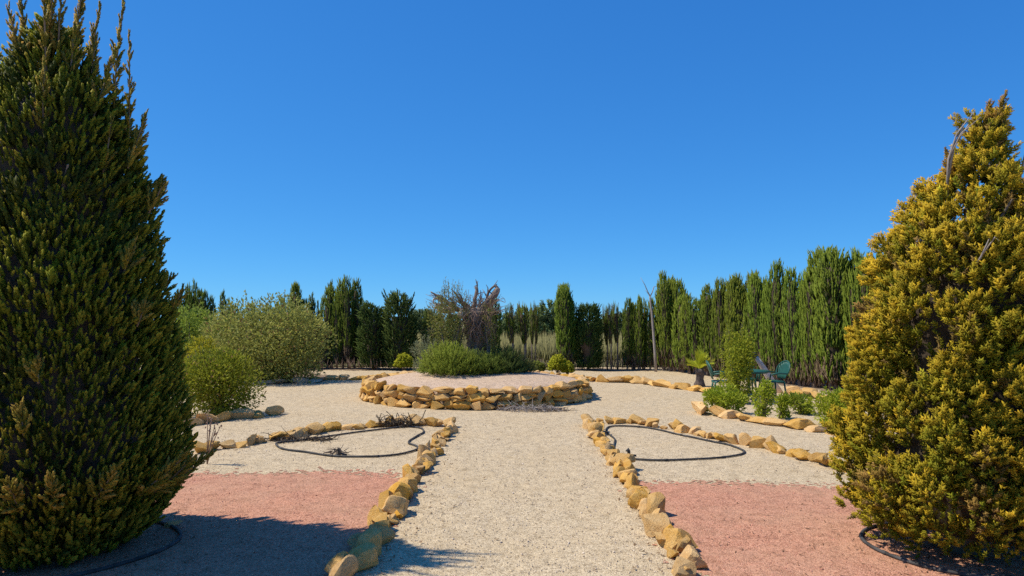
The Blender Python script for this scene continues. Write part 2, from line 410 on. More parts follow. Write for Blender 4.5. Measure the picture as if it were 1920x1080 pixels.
border('path_edging', 'ochre stone edging along the path beside the dark green conifer', PATH_L, (0.112, 0.078, 0.075), 0.098, 21, mixed=True, wander=.06, lean=.5)
border('path_edging', 'ochre stone edging along the path beside the golden conifer', PATH_R, (0.112, 0.078, 0.075), 0.098, 22, mixed=True, wander=.06, lean=.5)
BED_L = [G(*p) for p in ((372, 848), (394, 842), (424, 839), (456, 836), (487, 830), (514, 824), (540, 820), (566, 816), (590, 812), (617, 808), (647, 805), (672, 804), (695, 801), (718, 799), (745, 797), (791, 798), (821, 798), (838, 800))]
border('bed_edging', 'ochre stone edging behind the hose loop next to the dead twigs', BED_L, (0.12, 0.088, 0.078), 0.15, 23, mixed=True, wander=.05)
BED_R = [G(*p) for p in ((1122, 792), (1137, 793), (1164, 793), (1186, 793), (1202, 794), (1221, 798), (1237, 801), (1259, 804), (1286, 811), (1310, 816), (1340, 823), (1367, 830), (1400, 836), (1421, 840), (1438, 844), (1462, 851), (1489, 857), (1519, 865), (1551, 873), (1590, 884), (1640, 898))]
border('bed_edging', 'ochre stone edging behind the hose loop next to the golden conifer', BED_R, (0.12, 0.088, 0.075), 0.145, 24, mixed=True, wander=.05)
border('bed_edging', 'low stone edging at the foot of the bright leafy bush', [G(*p) for p in ((350, 800), (380, 794), (401, 791), (428, 788), (452, 785), (476, 784), (497, 781), (518, 779))], (0.18, 0.12, 0.10), 0.29, 25)
border('bed_edging', 'low stone edging in front of the small leafy shrubs and green chairs', [G(*p) for p in ((1306, 773), (1324, 776), (1362, 784), (1402, 792), (1435, 795), (1459, 798), (1489, 804), (1514, 808), (1540, 811), (1570, 817), (1610, 826))], (0.22, 0.14, 0.085), 0.37, 26, lean=.18)
border('bed_edging', 'long low stone edging running from the round bed to the cycad', [G(*p) for p in ((1086, 712), (1112, 715), (1134, 717), (1159, 717), (1188, 718), (1210, 721), (1232, 724), (1261, 727), (1283, 730), (1310, 733), (1334, 736))], (0.24, 0.17, 0.10), 0.36, 27, lean=.2)
border('bed_edging', 'low stone edging in front of the sunlit hedge beyond the green chairs', [G(*p) for p in ((1480, 738), (1505, 743), (1530, 748), (1556, 753), (1590, 760))], (0.24, 0.16, 0.10), 0.38, 28, lean=.2)
border('bed_edging', 'pale kerb of stones in the shade of the big grey green bush', [G(*p) for p in ((440, 722), (470, 721), (500, 720), (535, 719), (568, 718), (600, 716))], (0.26, 0.14, 0.08), 0.46, 29, rocks=PROCKS, lean=.12)
border('bed_edging', 'row of small stones behind the round bed near the yellow green globe shrub', [G(*p) for p in ((612, 713), (640, 712), (665, 712), (690, 709), (712, 707), (735, 705), (752, 702))], (0.17, 0.13, 0.07), 0.34, 30, lean=.2)
border('bed_edging', 'few stones at the foot of the brightest globe shrub behind the round bed', [G(*p) for p in ((1000, 711), (1030, 711), (1055, 711), (1084, 710))], (0.2, 0.15, 0.08), 0.36, 31, lean=.2)

# the round raised bed of dry stone
BC = np.array([XD(894, 15.75), 15.75]); BR = 2.36; BH = 0.40
wall = thing('dry_stone_wall', 'round raised bed wall of stacked ochre stones around the old stump', 'stone wall', (BC[0], BC[1], 0))
wr = random.Random(41)
zc = 0.0
for ci, (ch, cw) in enumerate(((0.15, 0.29), (0.14, 0.26), (0.125, 0.26))):
    a = wr.uniform(0, 1)
    a_end = a + 2 * math.pi
    while a < a_end - 0.03:
        w = cw * wr.uniform(0.62, 1.4)
        da = w / BR
        if a + da > a_end: da = a_end - a
        am = a + da / 2
        # stones may be smaller pairs stacked in one course
        rr = BR - 0.02 * ci + wr.uniform(-.03, .03)
        for (zf, hf, wf, ao) in (((0.5, 1.0, 1.0, 0),) if wr.random() < 0.84 else ((0.27, .55, 1.0, .0), (0.75, .5, 1.0, .01))):
            zz = zc + ch * zf
            h = ch * hf
            obj('stone', wr.choice(WROCKS), wall, (rr * math.cos(am + ao), rr * math.sin(am + ao), zz + wr.uniform(-.015, .012) + (wr.uniform(-.01, .03) if ci == 2 else 0)),
                (wr.uniform(-.14, .14), wr.uniform(-.16, .16), am + math.pi / 2 + wr.uniform(-.25, .25)),
                (da * BR * 0.5 * wf * wr.uniform(1.12, 1.32), wr.uniform(.12, .15), h * 0.5 * wr.uniform(1.15, 1.5)))
        a += da
    zc += ch * 0.92
# gravel mound that fills the bed
na, nr = 72, 16
vv = [(0, 0)]; ff3 = []; ff4 = []
for i in range(1, nr + 1):
    for k in range(na):
        q = (BR - 0.09) * i / nr; vv.append((q * math.cos(2 * math.pi * k / na), q * math.sin(2 * math.pi * k / na)))
vv = np.array(vv); q = np.linalg.norm(vv, axis=1) / BR
mz = 0.33 + 0.22 * (1 - q ** 2) + 0.02 * Noise(5, 2.0)(np.column_stack([vv, 0 * q]))
for k in range(na): ff3.append((0, 1 + k, 1 + (k + 1) % na))
for i in range(nr - 1):
    for k in range(na):
        a0 = 1 + i * na + k; b0 = 1 + i * na + (k + 1) % na; ff4.append((a0, a0 + na, b0 + na, b0))
mv = np.column_stack([vv, mz]); rim = mv[1 + (nr - 1) * na:].copy(); rim[:, 2] = -.02; base = len(mv); mv = np.vstack([mv, rim])
for k in range(na):
    a0 = 1 + (nr - 1) * na + k; b0 = 1 + (nr - 1) * na + (k + 1) % na; ff4.append((a0, base + k, base + (k + 1) % na, b0))
mo = obj('gravel_mound_ground', mesh_np('mound', mv, [np.array(ff3), np.array(ff4)], M_PINK, smooth=True), None, (BC[0], BC[1], 0))
tag(mo, 'pinkish gravel mound inside the round stone bed', kind='structure')
def mound_z(x, y):
    q2 = ((x - BC[0]) ** 2 + (y - BC[1]) ** 2) / BR ** 2
    return 0.33 + 0.22 * (1 - min(q2, 1)) - 0.02

# ------------------------------------------------------------------ foliage templates: (verts, tris, t) with t = 0 at the base, 1 at the tip
def spindle(p0, d, L, w, sides=3, bulge=0.35, t0=0.0, t1=1.0, closed=True):
    d = np.asarray(d, float); d /= np.linalg.norm(d); u = np.cross(d, (0.3, 0.5, 0.81)); u /= np.linalg.norm(u); q = np.cross(d, u)
    p0 = np.asarray(p0, float); a = np.linspace(0, 2 * math.pi, sides, endpoint=False)
    ring = p0 + d * L * bulge + w * (np.outer(np.cos(a), u) + np.outer(np.sin(a), q))
    V = np.vstack([p0[None], ring, (p0 + d * L)[None]])
    F = [(0, 1 + (k + 1) % sides, 1 + k) for k in range(sides)] + [(1 + sides, 1 + k, 1 + (k + 1) % sides) for k in range(sides)]
    T = np.concatenate([[t0], np.full(sides, t0 + (t1 - t0) * bulge), [t1]])
    if not closed: V = V[1:]; T = T[1:]; F = [tuple(i - 1 for i in q) for q in F[sides:]]
    return V, F, T

def combine(parts):
    V, F, T, o = [], [], [], 0
    for v, f, t in parts:
        V.append(v); F += [[i + o for i in q] for q in f]; T.append(t); o += len(v)
    return np.vstack(V), np.array(F), np.concatenate(T)

def plume(seed, n=15, spread=38, width=0.042, blunt=0.0, lmin=.16, lmax=.42, bulge=.2):
    r = np.random.default_rng(seed); parts = []
    bend = r.uniform(-.12, .12, 2)
    ax = lambda h: np.array([bend[0] * h * h, bend[1] * h * h, h])
    parts.append(spindle((0, 0, 0), ax(1.0), 1.0, width * .8, t0=0.0, t1=1.0))
    for i in range(n):
        h = (i + .5) / n * 0.86; az = i * 2.399 + r.uniform(-.5, .5); el = math.radians(spread * (1 - .45 * h * (1 - blunt)) + r.uniform(-9, 9))
        L = lmax + (lmin - lmax) * h * (1 - blunt) + r.uniform(-.05, .05)
        d = np.array([math.sin(el) * math.cos(az), math.sin(el) * math.sin(az), math.cos(el)])
        parts.append(spindle(ax(h), d, L, width * r.uniform(.8, 1.2), bulge=bulge, closed=bulge > .5, t0=h * .8, t1=min(1, h + L * .9)))
    return combine(parts)

PLUMES = [plume(i, 10, 31, .09) for i in range(6)]                                  # feathery juniper plume
TUFTS = [plume(20 + i, 15, 46, .085, .65, .24, .40, .3) for i in range(6)]         # blunt bushy tuft
WISPS = [plume(40 + i, 5, 20, .10, .2, .3, .55) for i in range(5)]          # slim upright cypress wisp
SPRIGS = [plume(60 + i, 9, 42, .028, .1, .2, .4) for i in range(5)]          # fine needle sprig
def leaf_t(l=1.0, w=.5, fold=.18, droop=.12):
    V = np.array([(0, 0, 0), (-w / 2, l * .45, fold * w), (0, l * .5, 0), (w / 2, l * .45, fold * w), (0, l, -droop)])
    return V, np.array([(0, 2, 1), (0, 3, 2), (1, 2, 4), (2, 3, 4)]), np.array([0, .5, .5, .5, 1.0])
LEAF = [leaf_t(1, .52), leaf_t(1, .42, .25, .2)]
LEAF_NARROW = [leaf_t(1, .24), leaf_t(1, .2, .1, .2)]

def frames(dirs, r, roll=True):
    """rotation matrices whose z axis follows dirs"""
    z = dirs / np.linalg.norm(dirs, axis=1)[:, None]
    a = r.normal(size=z.shape) if roll else np.tile([[0.13, 0.21, 1.0]], (len(z), 1))
    x = np.cross(a, z); x /= np.linalg.norm(x, axis=1)[:, None] + 1e-9
    return np.stack([x, np.cross(z, x), z], axis=2)

def leaf_frames(dirs, r):
    """rotation matrices whose y axis (the leaf's length) follows dirs"""
    f = frames(dirs, r); return np.stack([f[:, :, 0], f[:, :, 2], -f[:, :, 1]], axis=2)

def scatter(tmpls, pos, rot, size, ca, cb, r, gamma=1.0):
    """one big mesh of placed templates; returns verts, tris, colours"""
    n = len(pos); size = np.asarray(size, float)
    if size.ndim == 1: size = np.repeat(size[:, None], 3, axis=1)
    ids = r.integers(0, len(tmpls), n); V, F, C, o = [], [], [], 0
    for k, (tv, tf, tt) in enumerate(tmpls):
        m = ids == k
        if not m.any(): continue
        vv = np.einsum('nij,nvj->nvi', rot[m], tv[None] * size[m][:, None, :]) + pos[m][:, None, :]
        t = (tt ** gamma)[None, :, None]
        cc = ca[m][:, None, :] * (1 - t) + cb[m][:, None, :] * t
        nn = m.sum(); V.append(vv.reshape(-1, 3)); C.append(cc.reshape(-1, 3))
        F.append((np.asarray(tf)[None] + (np.arange(nn) * len(tv))[:, None, None]).reshape(-1, 3) + o); o += nn * len(tv)
    return np.vstack(V), np.vstack(F), np.vstack(C)

def merge(lst):
    V, F, C, o = [], [], [], 0
    for v, f, c in lst:
        V.append(v); F.append(f + o); C.append(c); o += len(v)
    return np.vstack(V), np.vstack(F), np.vstack(C)

def tints(n, a, b, r, jitter=.15):
    k = r.random((n, 1)); c = np.array(a) * (1 - k) + np.array(b) * k
    return np.clip(c * (1 + r.normal(0, jitter, (n, 1))), .004, 1)

# ------------------------------------------------------------------ the two big conifers
def profile(tab):
    z = np.array([t[0] for t in tab]); q = np.array([t[1] for t in tab])
    return lambda h: np.interp(h, z, q)

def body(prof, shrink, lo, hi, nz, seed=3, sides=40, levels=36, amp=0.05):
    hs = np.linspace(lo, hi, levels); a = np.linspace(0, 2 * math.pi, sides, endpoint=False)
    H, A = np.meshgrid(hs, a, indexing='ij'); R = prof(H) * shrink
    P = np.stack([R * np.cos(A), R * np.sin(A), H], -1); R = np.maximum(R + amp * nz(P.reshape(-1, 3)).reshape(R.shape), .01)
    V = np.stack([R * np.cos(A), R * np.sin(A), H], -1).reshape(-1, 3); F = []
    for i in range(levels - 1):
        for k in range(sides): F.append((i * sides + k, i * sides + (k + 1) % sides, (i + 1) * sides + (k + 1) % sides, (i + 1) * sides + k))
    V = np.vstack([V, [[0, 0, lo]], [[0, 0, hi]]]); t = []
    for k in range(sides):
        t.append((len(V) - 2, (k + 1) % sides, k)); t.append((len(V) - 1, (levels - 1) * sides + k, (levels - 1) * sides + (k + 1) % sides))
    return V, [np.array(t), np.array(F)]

def leaders(specs, r, colA, colB, tm, psize=.13, tip=None):
    """free shoots: list of (base, direction, length, fullness) clothed with small plumes"""
    pos, dirs, size, axes = [], [], [], []
    for b, d, L, full in specs:
        b = np.array(b, float); d = np.array(d, float); d /= np.linalg.norm(d)
        side = np.cross(d, r.normal(size=3)); side /= np.linalg.norm(side)
        n = int(10 + 44 * L * full)
        crv = r.uniform(-.1, .1)
        pt = lambda u: b + d * L * u + side * crv * L * u * u
        axes.append([pt(u) for u in np.linspace(0, .93, 5)])
        for i in range(n):
            u = (i + r.random()) / n
            o = r.normal(size=3); o -= d * (o @ d); o /= np.linalg.norm(o) + 1e-9
            pos.append(pt(u * .95)); dirs.append(d * 1.0 + o * (1.0 - .75 * u) * r.uniform(.5, 1.1) + np.array([0, 0, .25]))
            size.append(psize * (1.25 - .7 * u) * r.uniform(.75, 1.25) * (.6 + .4 * full))
    n = len(pos); pos = np.array(pos); dirs = np.array(dirs); size = np.array(size)
    V = scatter(tm, pos, frames(dirs, r), np.column_stack([size * .8, size * .8, size]), tints(n, *colA, r), tints(n, *colB, r), r)
    return V, axes

def big_conifer(name, label, loc, prof, top, kind, seed):
    r = np.random.default_rng(seed)
    t = thing(name, label, 'conifer', loc)
    nz_low = Noise(seed, 2.2); nz_mid = Noise(seed + 1, 6.5)
    band = Noise(seed + 2, 3.0)
    parts = []
    if kind == 'plume':
        n = 15500
        hs = np.linspace(.06, top, 400); w = prof(hs) + .05; cdf = np.cumsum(w); cdf /= cdf[-1]
        h = np.interp(r.random(n), cdf, hs); a = r.uniform(0, 2 * math.pi, n)
        dep = r.random(n) ** 1.5 * .24
        R0 = prof(h); P = np.column_stack([R0 * np.cos(a), R0 * np.sin(a), h])
        lump = .035 * nz_low(P) + .03 * nz_mid(P) + .075 * band(P * np.array([.4, .4, 2.6]))
        R = np.maximum(R0 + lump - dep - .05, .0)
        P[:, 0] = R * np.cos(a); P[:, 1] = R * np.sin(a); P[:, 2] -= .05
        rad = np.column_stack([np.cos(a), np.sin(a), np.zeros(n)])
        low = np.clip(1 - h / .7, 0, 1)[:, None]
        d = rad * (.80 + .35 * low) + np.array([0, 0, 1.0]) + r.normal(0, .22, (n, 3))
        s = r.uniform(.055, .100, n) * (1 + .16 * nz_low(P * 1.4 + 9)) * (1 + .7 * (r.random(n) < .07)) * (1 + .25 * low[:, 0])
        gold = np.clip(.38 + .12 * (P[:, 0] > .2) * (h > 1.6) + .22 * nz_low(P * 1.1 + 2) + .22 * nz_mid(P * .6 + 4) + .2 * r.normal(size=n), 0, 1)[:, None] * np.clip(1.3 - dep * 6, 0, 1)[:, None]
        green = tints(n, (.075, .105, .011), (.135, .16, .015), r)
        tipg = tints(n, (.36, .37, .022), (.50, .46, .028), r); tipy = tints(n, (.66, .40, .04), (.80, .56, .05), r)
        ca = green; cb = tipg * (1 - gold) + tipy * gold
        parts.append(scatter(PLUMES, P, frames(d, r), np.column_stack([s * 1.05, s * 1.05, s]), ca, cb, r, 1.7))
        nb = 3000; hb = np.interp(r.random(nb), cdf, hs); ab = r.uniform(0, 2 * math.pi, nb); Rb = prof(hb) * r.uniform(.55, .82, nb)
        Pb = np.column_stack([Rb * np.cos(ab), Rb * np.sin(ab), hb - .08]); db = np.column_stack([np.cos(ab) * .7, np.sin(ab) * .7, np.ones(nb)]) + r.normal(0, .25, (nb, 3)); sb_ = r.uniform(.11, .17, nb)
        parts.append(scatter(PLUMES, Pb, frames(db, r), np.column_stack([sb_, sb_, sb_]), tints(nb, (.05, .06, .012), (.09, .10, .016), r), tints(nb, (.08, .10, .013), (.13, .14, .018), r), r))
        spec = []
        for i in range(9):                                         # shoots round the ragged top
            aa = r.uniform(0, 2 * math.pi); hh = r.uniform(2.75, 3.75); q = prof(hh) * r.uniform(.5, .95)
            spec.append(((q * math.cos(aa), q * math.sin(aa), hh - .1), (.28 * math.cos(aa), .28 * math.sin(aa), 1), r.uniform(.35, .75), r.uniform(.5, 1)))
        for (x, zb, dx, L, fu) in ((-.33, 3.25, -.28, .75, .8), (-.18, 3.35, -.05, .75, .8), (0.02, 3.3, .02, 1.0, 1.2), (.12, 3.3, .22, .85, 1.1), (.20, 3.3, .05, .7, .9), (.40, 3.15, .04, .95, .75), (.36, 3.05, .30, .55, 1.0), (.53, 2.93, .06, .82, .6), (.27, 3.1, .15, .6, .9), (.60, 2.72, .42, .40, .9), (.66, 2.42, .5, .28, .9)):
            spec.append(((x, r.uniform(-.12, .12), zb), (dx, r.uniform(-.08, .08), 1), L, fu))
        for i in range(30):                                        # odd long shoots over the sides
            aa = r.uniform(0, 2 * math.pi); hh = r.uniform(.3, 2.7); q = prof(hh) - .06
            spec.append(((q * math.cos(aa), q * math.sin(aa), hh), (.5 * math.cos(aa), .5 * math.sin(aa), 1), r.uniform(.12, .26), r.uniform(.8, 1.4)))
        for aa in (-.12, -.3, .2, -1.6, -1.9, -1.2, -2.1, -1.0, -.7):  # low sprays by the ground
            hh = r.uniform(.22, .5); q = prof(hh) - .12
            spec.append(((q * math.cos(aa), q * math.sin(aa), hh), (1.1 * math.cos(aa), 1.1 * math.sin(aa), .8), r.uniform(.35, .55), 1.3))
        L, axes = leaders(spec, r, ((.13, .15, .015), (.28, .21, .028)), ((.42, .32, .035), (.66, .40, .09)), PLUMES, .12)
        parts.append(L)
    else:
        clumps = 430; cp, cd, cs = [], [], []
        hs = np.linspace(.10, top, 400); w = prof(hs) + .03; cdf = np.cumsum(w); cdf /= cdf[-1]
        h = np.interp((np.arange(clumps) + r.random(clumps)) / clumps, cdf, hs); a = np.arange(clumps) * 2.39996 + r.normal(0, .3, clumps)
        lean = np.interp(h, [0, 2.2, top], [0, .0, .16])            # the tip leans a little
        R0 = prof(h); P0 = np.column_stack([R0 * np.cos(a), R0 * np.sin(a), h])
        cR = np.maximum(R0 + .05 * nz_low(P0) - .10 - .20 * r.random(clumps) ** 1.5, .0)
        cP = np.column_stack([cR * np.cos(a) + lean, cR * np.sin(a), h - .06])
        pos, dirs, size, gold, brown = [], [], [], [], []
        for i in range(clumps):
            rad = np.array([math.cos(a[i]), math.sin(a[i]), 0])
            ax = rad * .5 + np.array([0, 0, 1.0]) + r.normal(0, .18, 3); ax /= np.linalg.norm(ax)
            L = r.uniform(.10, .19); wd = r.uniform(.05, .092); m = int(26 * (wd / .07) * (L / .14))
            g0 = .68 + .22 * nz_low(cP[i][None] * 1.3 + 7)[0] + r.normal(0, .17); b0 = 1.0 if (r.random() < .05 or nz_low(cP[i][None] * 1.5 - 3)[0] > 1.25) else 0.0; sk_ = r.uniform(.75, 1.25)
            fx = frames(ax[None], r)[0]
            uu = r.normal(size=(m, 3)); uu /= np.linalg.norm(uu, axis=1)[:, None]; uu[:, 2] = np.where(r.random(m) < .6, np.abs(uu[:, 2]), uu[:, 2])
            pp = cP[i] + ax * L * .5 + (uu * np.array([wd, wd, L]) * .86) @ fx.T
            nn_ = (uu / np.array([wd, wd, L]) * wd) @ fx.T
            for k in range(m):
                pos.append(pp[k]); dirs.append(nn_[k] * .75 + ax * .75 + r.normal(0, .15, 3)); size.append(r.uniform(.055, .10) * sk_); gold.append(g0 + .32 * uu[k, 2] + r.normal(0, .13)); brown.append(b0)
        # inner, greener and browner sprays that close the crown behind the clumps
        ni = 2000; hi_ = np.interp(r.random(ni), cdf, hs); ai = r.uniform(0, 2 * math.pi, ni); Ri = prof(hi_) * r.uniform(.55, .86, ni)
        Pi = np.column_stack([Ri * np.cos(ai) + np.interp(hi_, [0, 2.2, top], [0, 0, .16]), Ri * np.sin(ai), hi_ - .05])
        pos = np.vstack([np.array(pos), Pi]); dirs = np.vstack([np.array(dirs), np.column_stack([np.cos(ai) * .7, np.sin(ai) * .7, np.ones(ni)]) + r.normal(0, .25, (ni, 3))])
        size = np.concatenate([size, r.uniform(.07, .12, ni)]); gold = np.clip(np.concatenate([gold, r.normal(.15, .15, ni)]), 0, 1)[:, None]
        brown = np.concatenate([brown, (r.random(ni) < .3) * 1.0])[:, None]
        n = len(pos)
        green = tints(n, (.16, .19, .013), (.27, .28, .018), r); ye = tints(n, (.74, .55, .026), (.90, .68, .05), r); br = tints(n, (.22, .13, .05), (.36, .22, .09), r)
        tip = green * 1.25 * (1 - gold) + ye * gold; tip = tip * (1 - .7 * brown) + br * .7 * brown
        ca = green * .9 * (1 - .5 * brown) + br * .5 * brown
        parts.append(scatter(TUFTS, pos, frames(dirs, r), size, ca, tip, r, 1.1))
        spec = [((.14, 0, 2.98), (.12, 0, 1), .22, 1.2), ((.10, .02, 2.86), (-.1, 0, 1), .22, 1.4), ((.2, 0, 2.86), (.3, 0, 1), .25, 1.2), ((.16, -.06, 3.02), (.35, 0, 1), .26, .8), ((-.10, 0, 2.62), (-.15, 0, 1), .25, 1.3)]
        L, axes = leaders(spec, r, ((.10, .11, .014), (.17, .14, .02)), ((.40, .26, .03), (.5, .33, .05)), TUFTS, .085)
        parts.append(L)
    v, f, c = merge(parts)
    obj('crown', mesh_np('crown', v, f, M_CONIFER, c), t)
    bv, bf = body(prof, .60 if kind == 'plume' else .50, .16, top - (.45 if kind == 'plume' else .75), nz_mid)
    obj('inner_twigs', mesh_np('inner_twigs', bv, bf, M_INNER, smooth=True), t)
    tr = [tube([(0, 0, -.05), (.02, .01, .5), (0, .02, 1.4), (.03, 0, top - .35)], [.13, .10, .07, .012], 10)]
    for i in range(26):
        aa = r.uniform(0, 6.28); hh = r.uniform(.12, top * .7); q = float(prof(hh + .3)) * .82
        tr.append(tube([(0, 0, hh), (q * .5 * math.cos(aa), q * .5 * math.sin(aa), hh + .12), (q * math.cos(aa), q * math.sin(aa), hh + .36)], [.03, .02, .006], 5))
    for axs in axes: tr.append(tube(axs, [.008, .007, .006, .005, .002], 4))
    tv, tf = join(tr); obj('trunk', mesh_np('trunk', tv, tf, M_BARK, smooth=True), t)
    return t, r

PL = profile([(0.0, 0.451), (0.1, 0.63), (0.2, 0.757), (0.38, 0.884), (0.6, 0.947), (0.85, 0.955), (1.05, 0.928), (1.46, 0.879), (1.8, 0.838), (2.1, 0.784), (2.45, 0.721), (2.75, 0.649), (3.0, 0.586), (3.2, 0.473), (3.4, 0.312), (3.6, 0.161), (3.9, 0.057), (4.2, 0.0)])
DL = 5.2
lt, r_ = big_conifer('conifer_tree', 'tall dark green conifer with feathery upright shoots and a ragged top', (XD(96, DL), DL, 0), PL, 3.75, 'plume', 71)
PR = profile([(0.0, 0.288), (0.1, 0.55), (0.2, 0.74), (0.33, 0.83), (0.5, 0.86), (0.75, 0.81), (0.97, 0.72), (1.31, 0.68), (1.68, 0.7), (1.87, 0.66), (2.07, 0.594), (2.25, 0.561), (2.42, 0.45), (2.58, 0.33), (2.75, 0.2), (2.9, 0.1), (3.1, 0.05), (3.3, 0.0)])
DR = 5.2
rt, r_ = big_conifer('conifer_tree', 'golden yellow clumpy conifer standing on the red gravel', (XD(1812, DR), DR, 0), PR, 3.08, 'tuft', 72)
# bare grey twigs that stick out of the golden conifer
for pts in ([(-.20, -.1, 2.5), (-.19, -.1, 2.78), (-.13, -.1, 2.96), (-.02, -.1, 3.10)], [(-.19, -.1, 2.65), (-.15, -.1, 2.87), (-.08, -.1, 3.02)], [(.30, -.1, 2.6), (.36, -.1, 2.85), (.40, -.1, 2.98)], [(-.25, -.44, 1.95), (-.23, -.52, 2.06), (-.20, -.56, 2.18)]):
    tv, tf = join([tube(pts, np.linspace(.010, .003, len(pts)), 6), tube([pts[1], np.array(pts[2]) + (.02, -.02, .0), np.array(pts[-1]) + (.04, -.03, -.03)], [.006, .004, .002], 5)])
    obj('bare_twig', mesh_np('bare_twig', tv, tf, M_GREYBARK, smooth=True), rt)

# ------------------------------------------------------------------ hedge cypresses
def cypress_meshes(seed, H, R, nlead, style):
    """meshes (trunk, crown) of one cypress, unit: metres"""
    r = np.random.default_rng(seed); parts, core, tr = [], [], []
    for i in range(nlead):
        aa = 2 * math.pi * i / max(nlead, 1) + r.uniform(-.5, .5); off = 0 if nlead == 1 else R * r.uniform(.32, .6)
        hh = H * (1.0 if i == 0 else r.uniform(.78, .98)); rr = R * (1.0 if nlead == 1 else r.uniform(.55, .70))
        bx, by = off * math.cos(aa), off * math.sin(aa)
        lo = .10 if style != 'flat' else H * .38
        sk = r.normal(0, .04, 2)
        if style == 'flat': pr = profile([(lo, .25), (lo + .3, .8), (hh * .8, 1), (hh - .12, .95), (hh, .35)])
        else: pr = profile([(lo, .7), (lo + .35, .92), (hh * .4, 1.0), (hh * .76, .96), (hh * .88, .66), (hh * .95, .3), (hh, .03)])
        area = 2 * math.pi * rr * (hh - lo); n = int(area * (150 if style != 'flat' else 150))
        h = r.uniform(lo, hh - .08, n); a = r.uniform(0, 2 * math.pi, n)
        nz = Noise(seed + i, 5.0)
        P = np.column_stack([np.cos(a), np.sin(a), h * .35]); q = pr(h) * rr * (1 + .13 * nz(P * np.array([1.6, 1.6, 1]))) * r.uniform(.78, 1.02, n)
        P = np.column_stack([bx * (.55 + .45 * h / hh) + q * np.cos(a) + sk[0] * h, by * (.55 + .45 * h / hh) + q * np.sin(a) + sk[1] * h, h])
        d = np.column_stack([np.cos(a) * .16, np.sin(a) * .16, np.ones(n)]) + r.normal(0, .09, (n, 3))
        s = r.uniform(.16, .32, n)
        dead = (np.clip((1.0 - h) / .8, 0, 1) * r.uniform(.2, 1.2, n) > .55)[:, None]
        if style == 'flat': dead = dead | (r.random((n, 1)) < .30)
        g1 = tints(n, (.065, .11, .016), (.115, .165, .022), r); g2 = tints(n, (.145, .20, .02), (.235, .285, .03), r)
        b1 = tints(n, (.10, .07, .04), (.20, .145, .09), r)
        parts.append(scatter(WISPS, P, frames(d, r), np.column_stack([s * .42, s * .42, s]), np.where(dead, b1, g1), np.where(dead, b1 * 1.2, g2), r))
        pts = [(bx * (.55 + .45 * u) + sk[0] * u * hh, by * (.55 + .45 * u) + sk[1] * u * hh, lo + .1 + u * (hh - lo - .35)) for u in np.linspace(0, 1, 7)]
        core.append(tube(pts, [rr * float(pr(p[2])) * .62 for p in pts], 9))
        tr.append(tube([(bx * .3, by * .3, -.06), (bx * .5, by * .5, lo * .6), (bx * .6, by * .6, lo + .3)], [.055, .045, .04], 7))
        for k in range(5 if style != 'flat' else 2):                        # dry twigs at the foot
            aa2 = r.uniform(0, 6.28); tr.append(tube([(bx * .5, by * .5, .05), (bx * .5 + .1 * math.cos(aa2), by * .5 + .1 * math.sin(aa2), .3), (bx * .5 + .16 * math.cos(aa2), by * .5 + .16 * math.sin(aa2), .62)], [.012, .01, .004], 4))
    v, f, c = merge(parts)
    crown = mesh_np('cypress_crown', v, f, M_CYPRESS, c)
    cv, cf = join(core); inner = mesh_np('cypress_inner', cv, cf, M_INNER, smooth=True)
    tv, tf = join(tr); trunk = mesh_np('cypress_trunk', tv, tf, M_BARK, smooth=True)
    return crown, inner, trunk

def bushy_meshes(seed, H, R):
    """a looser, broader cypress with arching sprays"""
    r = np.random.default_rng(seed); n = 2300
    h = r.uniform(.06, H, n); a = r.uniform(0, 2 * math.pi, n); pr = profile([(.05, .8), (.5, .98), (H * .6, 1.0), (H * .85, .85), (H, .45)])
    nz = Noise(seed, 4.5); q = pr(h) * R * r.uniform(.35, 1.0, n) ** .6; P = np.column_stack([q * np.cos(a), q * np.sin(a), h]); k = nz(P); keep = k > -.85; P = P[keep]; a = a[keep]; n = len(P)
    d = np.column_stack([np.cos(a) * .7, np.sin(a) * .7, np.ones(n) * .8]) + r.normal(0, .3, (n, 3)); s = r.uniform(.16, .31, n)
    g1 = tints(n, (.045, .075, .016), (.075, .115, .022), r); g2 = tints(n, (.085, .145, .028), (.14, .20, .04), r)
    parts = [scatter(PLUMES, P, frames(d, r), np.column_stack([s * .6, s * .6, s]), g1, g2, r)]
    spec = []
    for i in range(16):
        aa = r.uniform(0, 6.28); q = R * r.uniform(.2, .85); spec.append(((q * math.cos(aa), q * math.sin(aa), H * r.uniform(.62, .92)), (.5 * math.cos(aa), .5 * math.sin(aa), 1), r.uniform(.3, .65), .7))
    L, axes = leaders(spec, r, ((.03, .06, .015), (.06, .1, .02)), ((.055, .10, .02), (.09, .14, .03)), PLUMES, .16)
    parts.append(L); v, f, c = merge(parts)
    tr = [tube([(0, 0, -.06), (.02, 0, H * .3), (0, .02, H * .85)], [.07, .05, .015], 7)]
    for i in range(22):
        aa = r.uniform(0, 6.28); hh = r.uniform(.1, H * .8); tr.append(tube([(0, 0, hh), (R * .4 * math.cos(aa), R * .4 * math.sin(aa), hh + .2), (R * .75 * math.cos(aa), R * .75 * math.sin(aa), hh + .5)], [.025, .016, .005], 4))
    for axs in axes: tr.append(tube(axs, [.008, .007, .006, .005, .002], 4))
    tv, tf = join(tr)
    iv, if_ = body(pr, R * .52, .22, H * .72, Noise(seed + 4, 5.0), sides=16, levels=12, amp=.07)
    return mesh_np('cypress_crown', v, f, M_CYPRESS, c), mesh_np('cypress_inner', iv, if_, M_INNER, smooth=True), mesh_np('cypress_trunk', tv, tf, M_BARK, smooth=True)

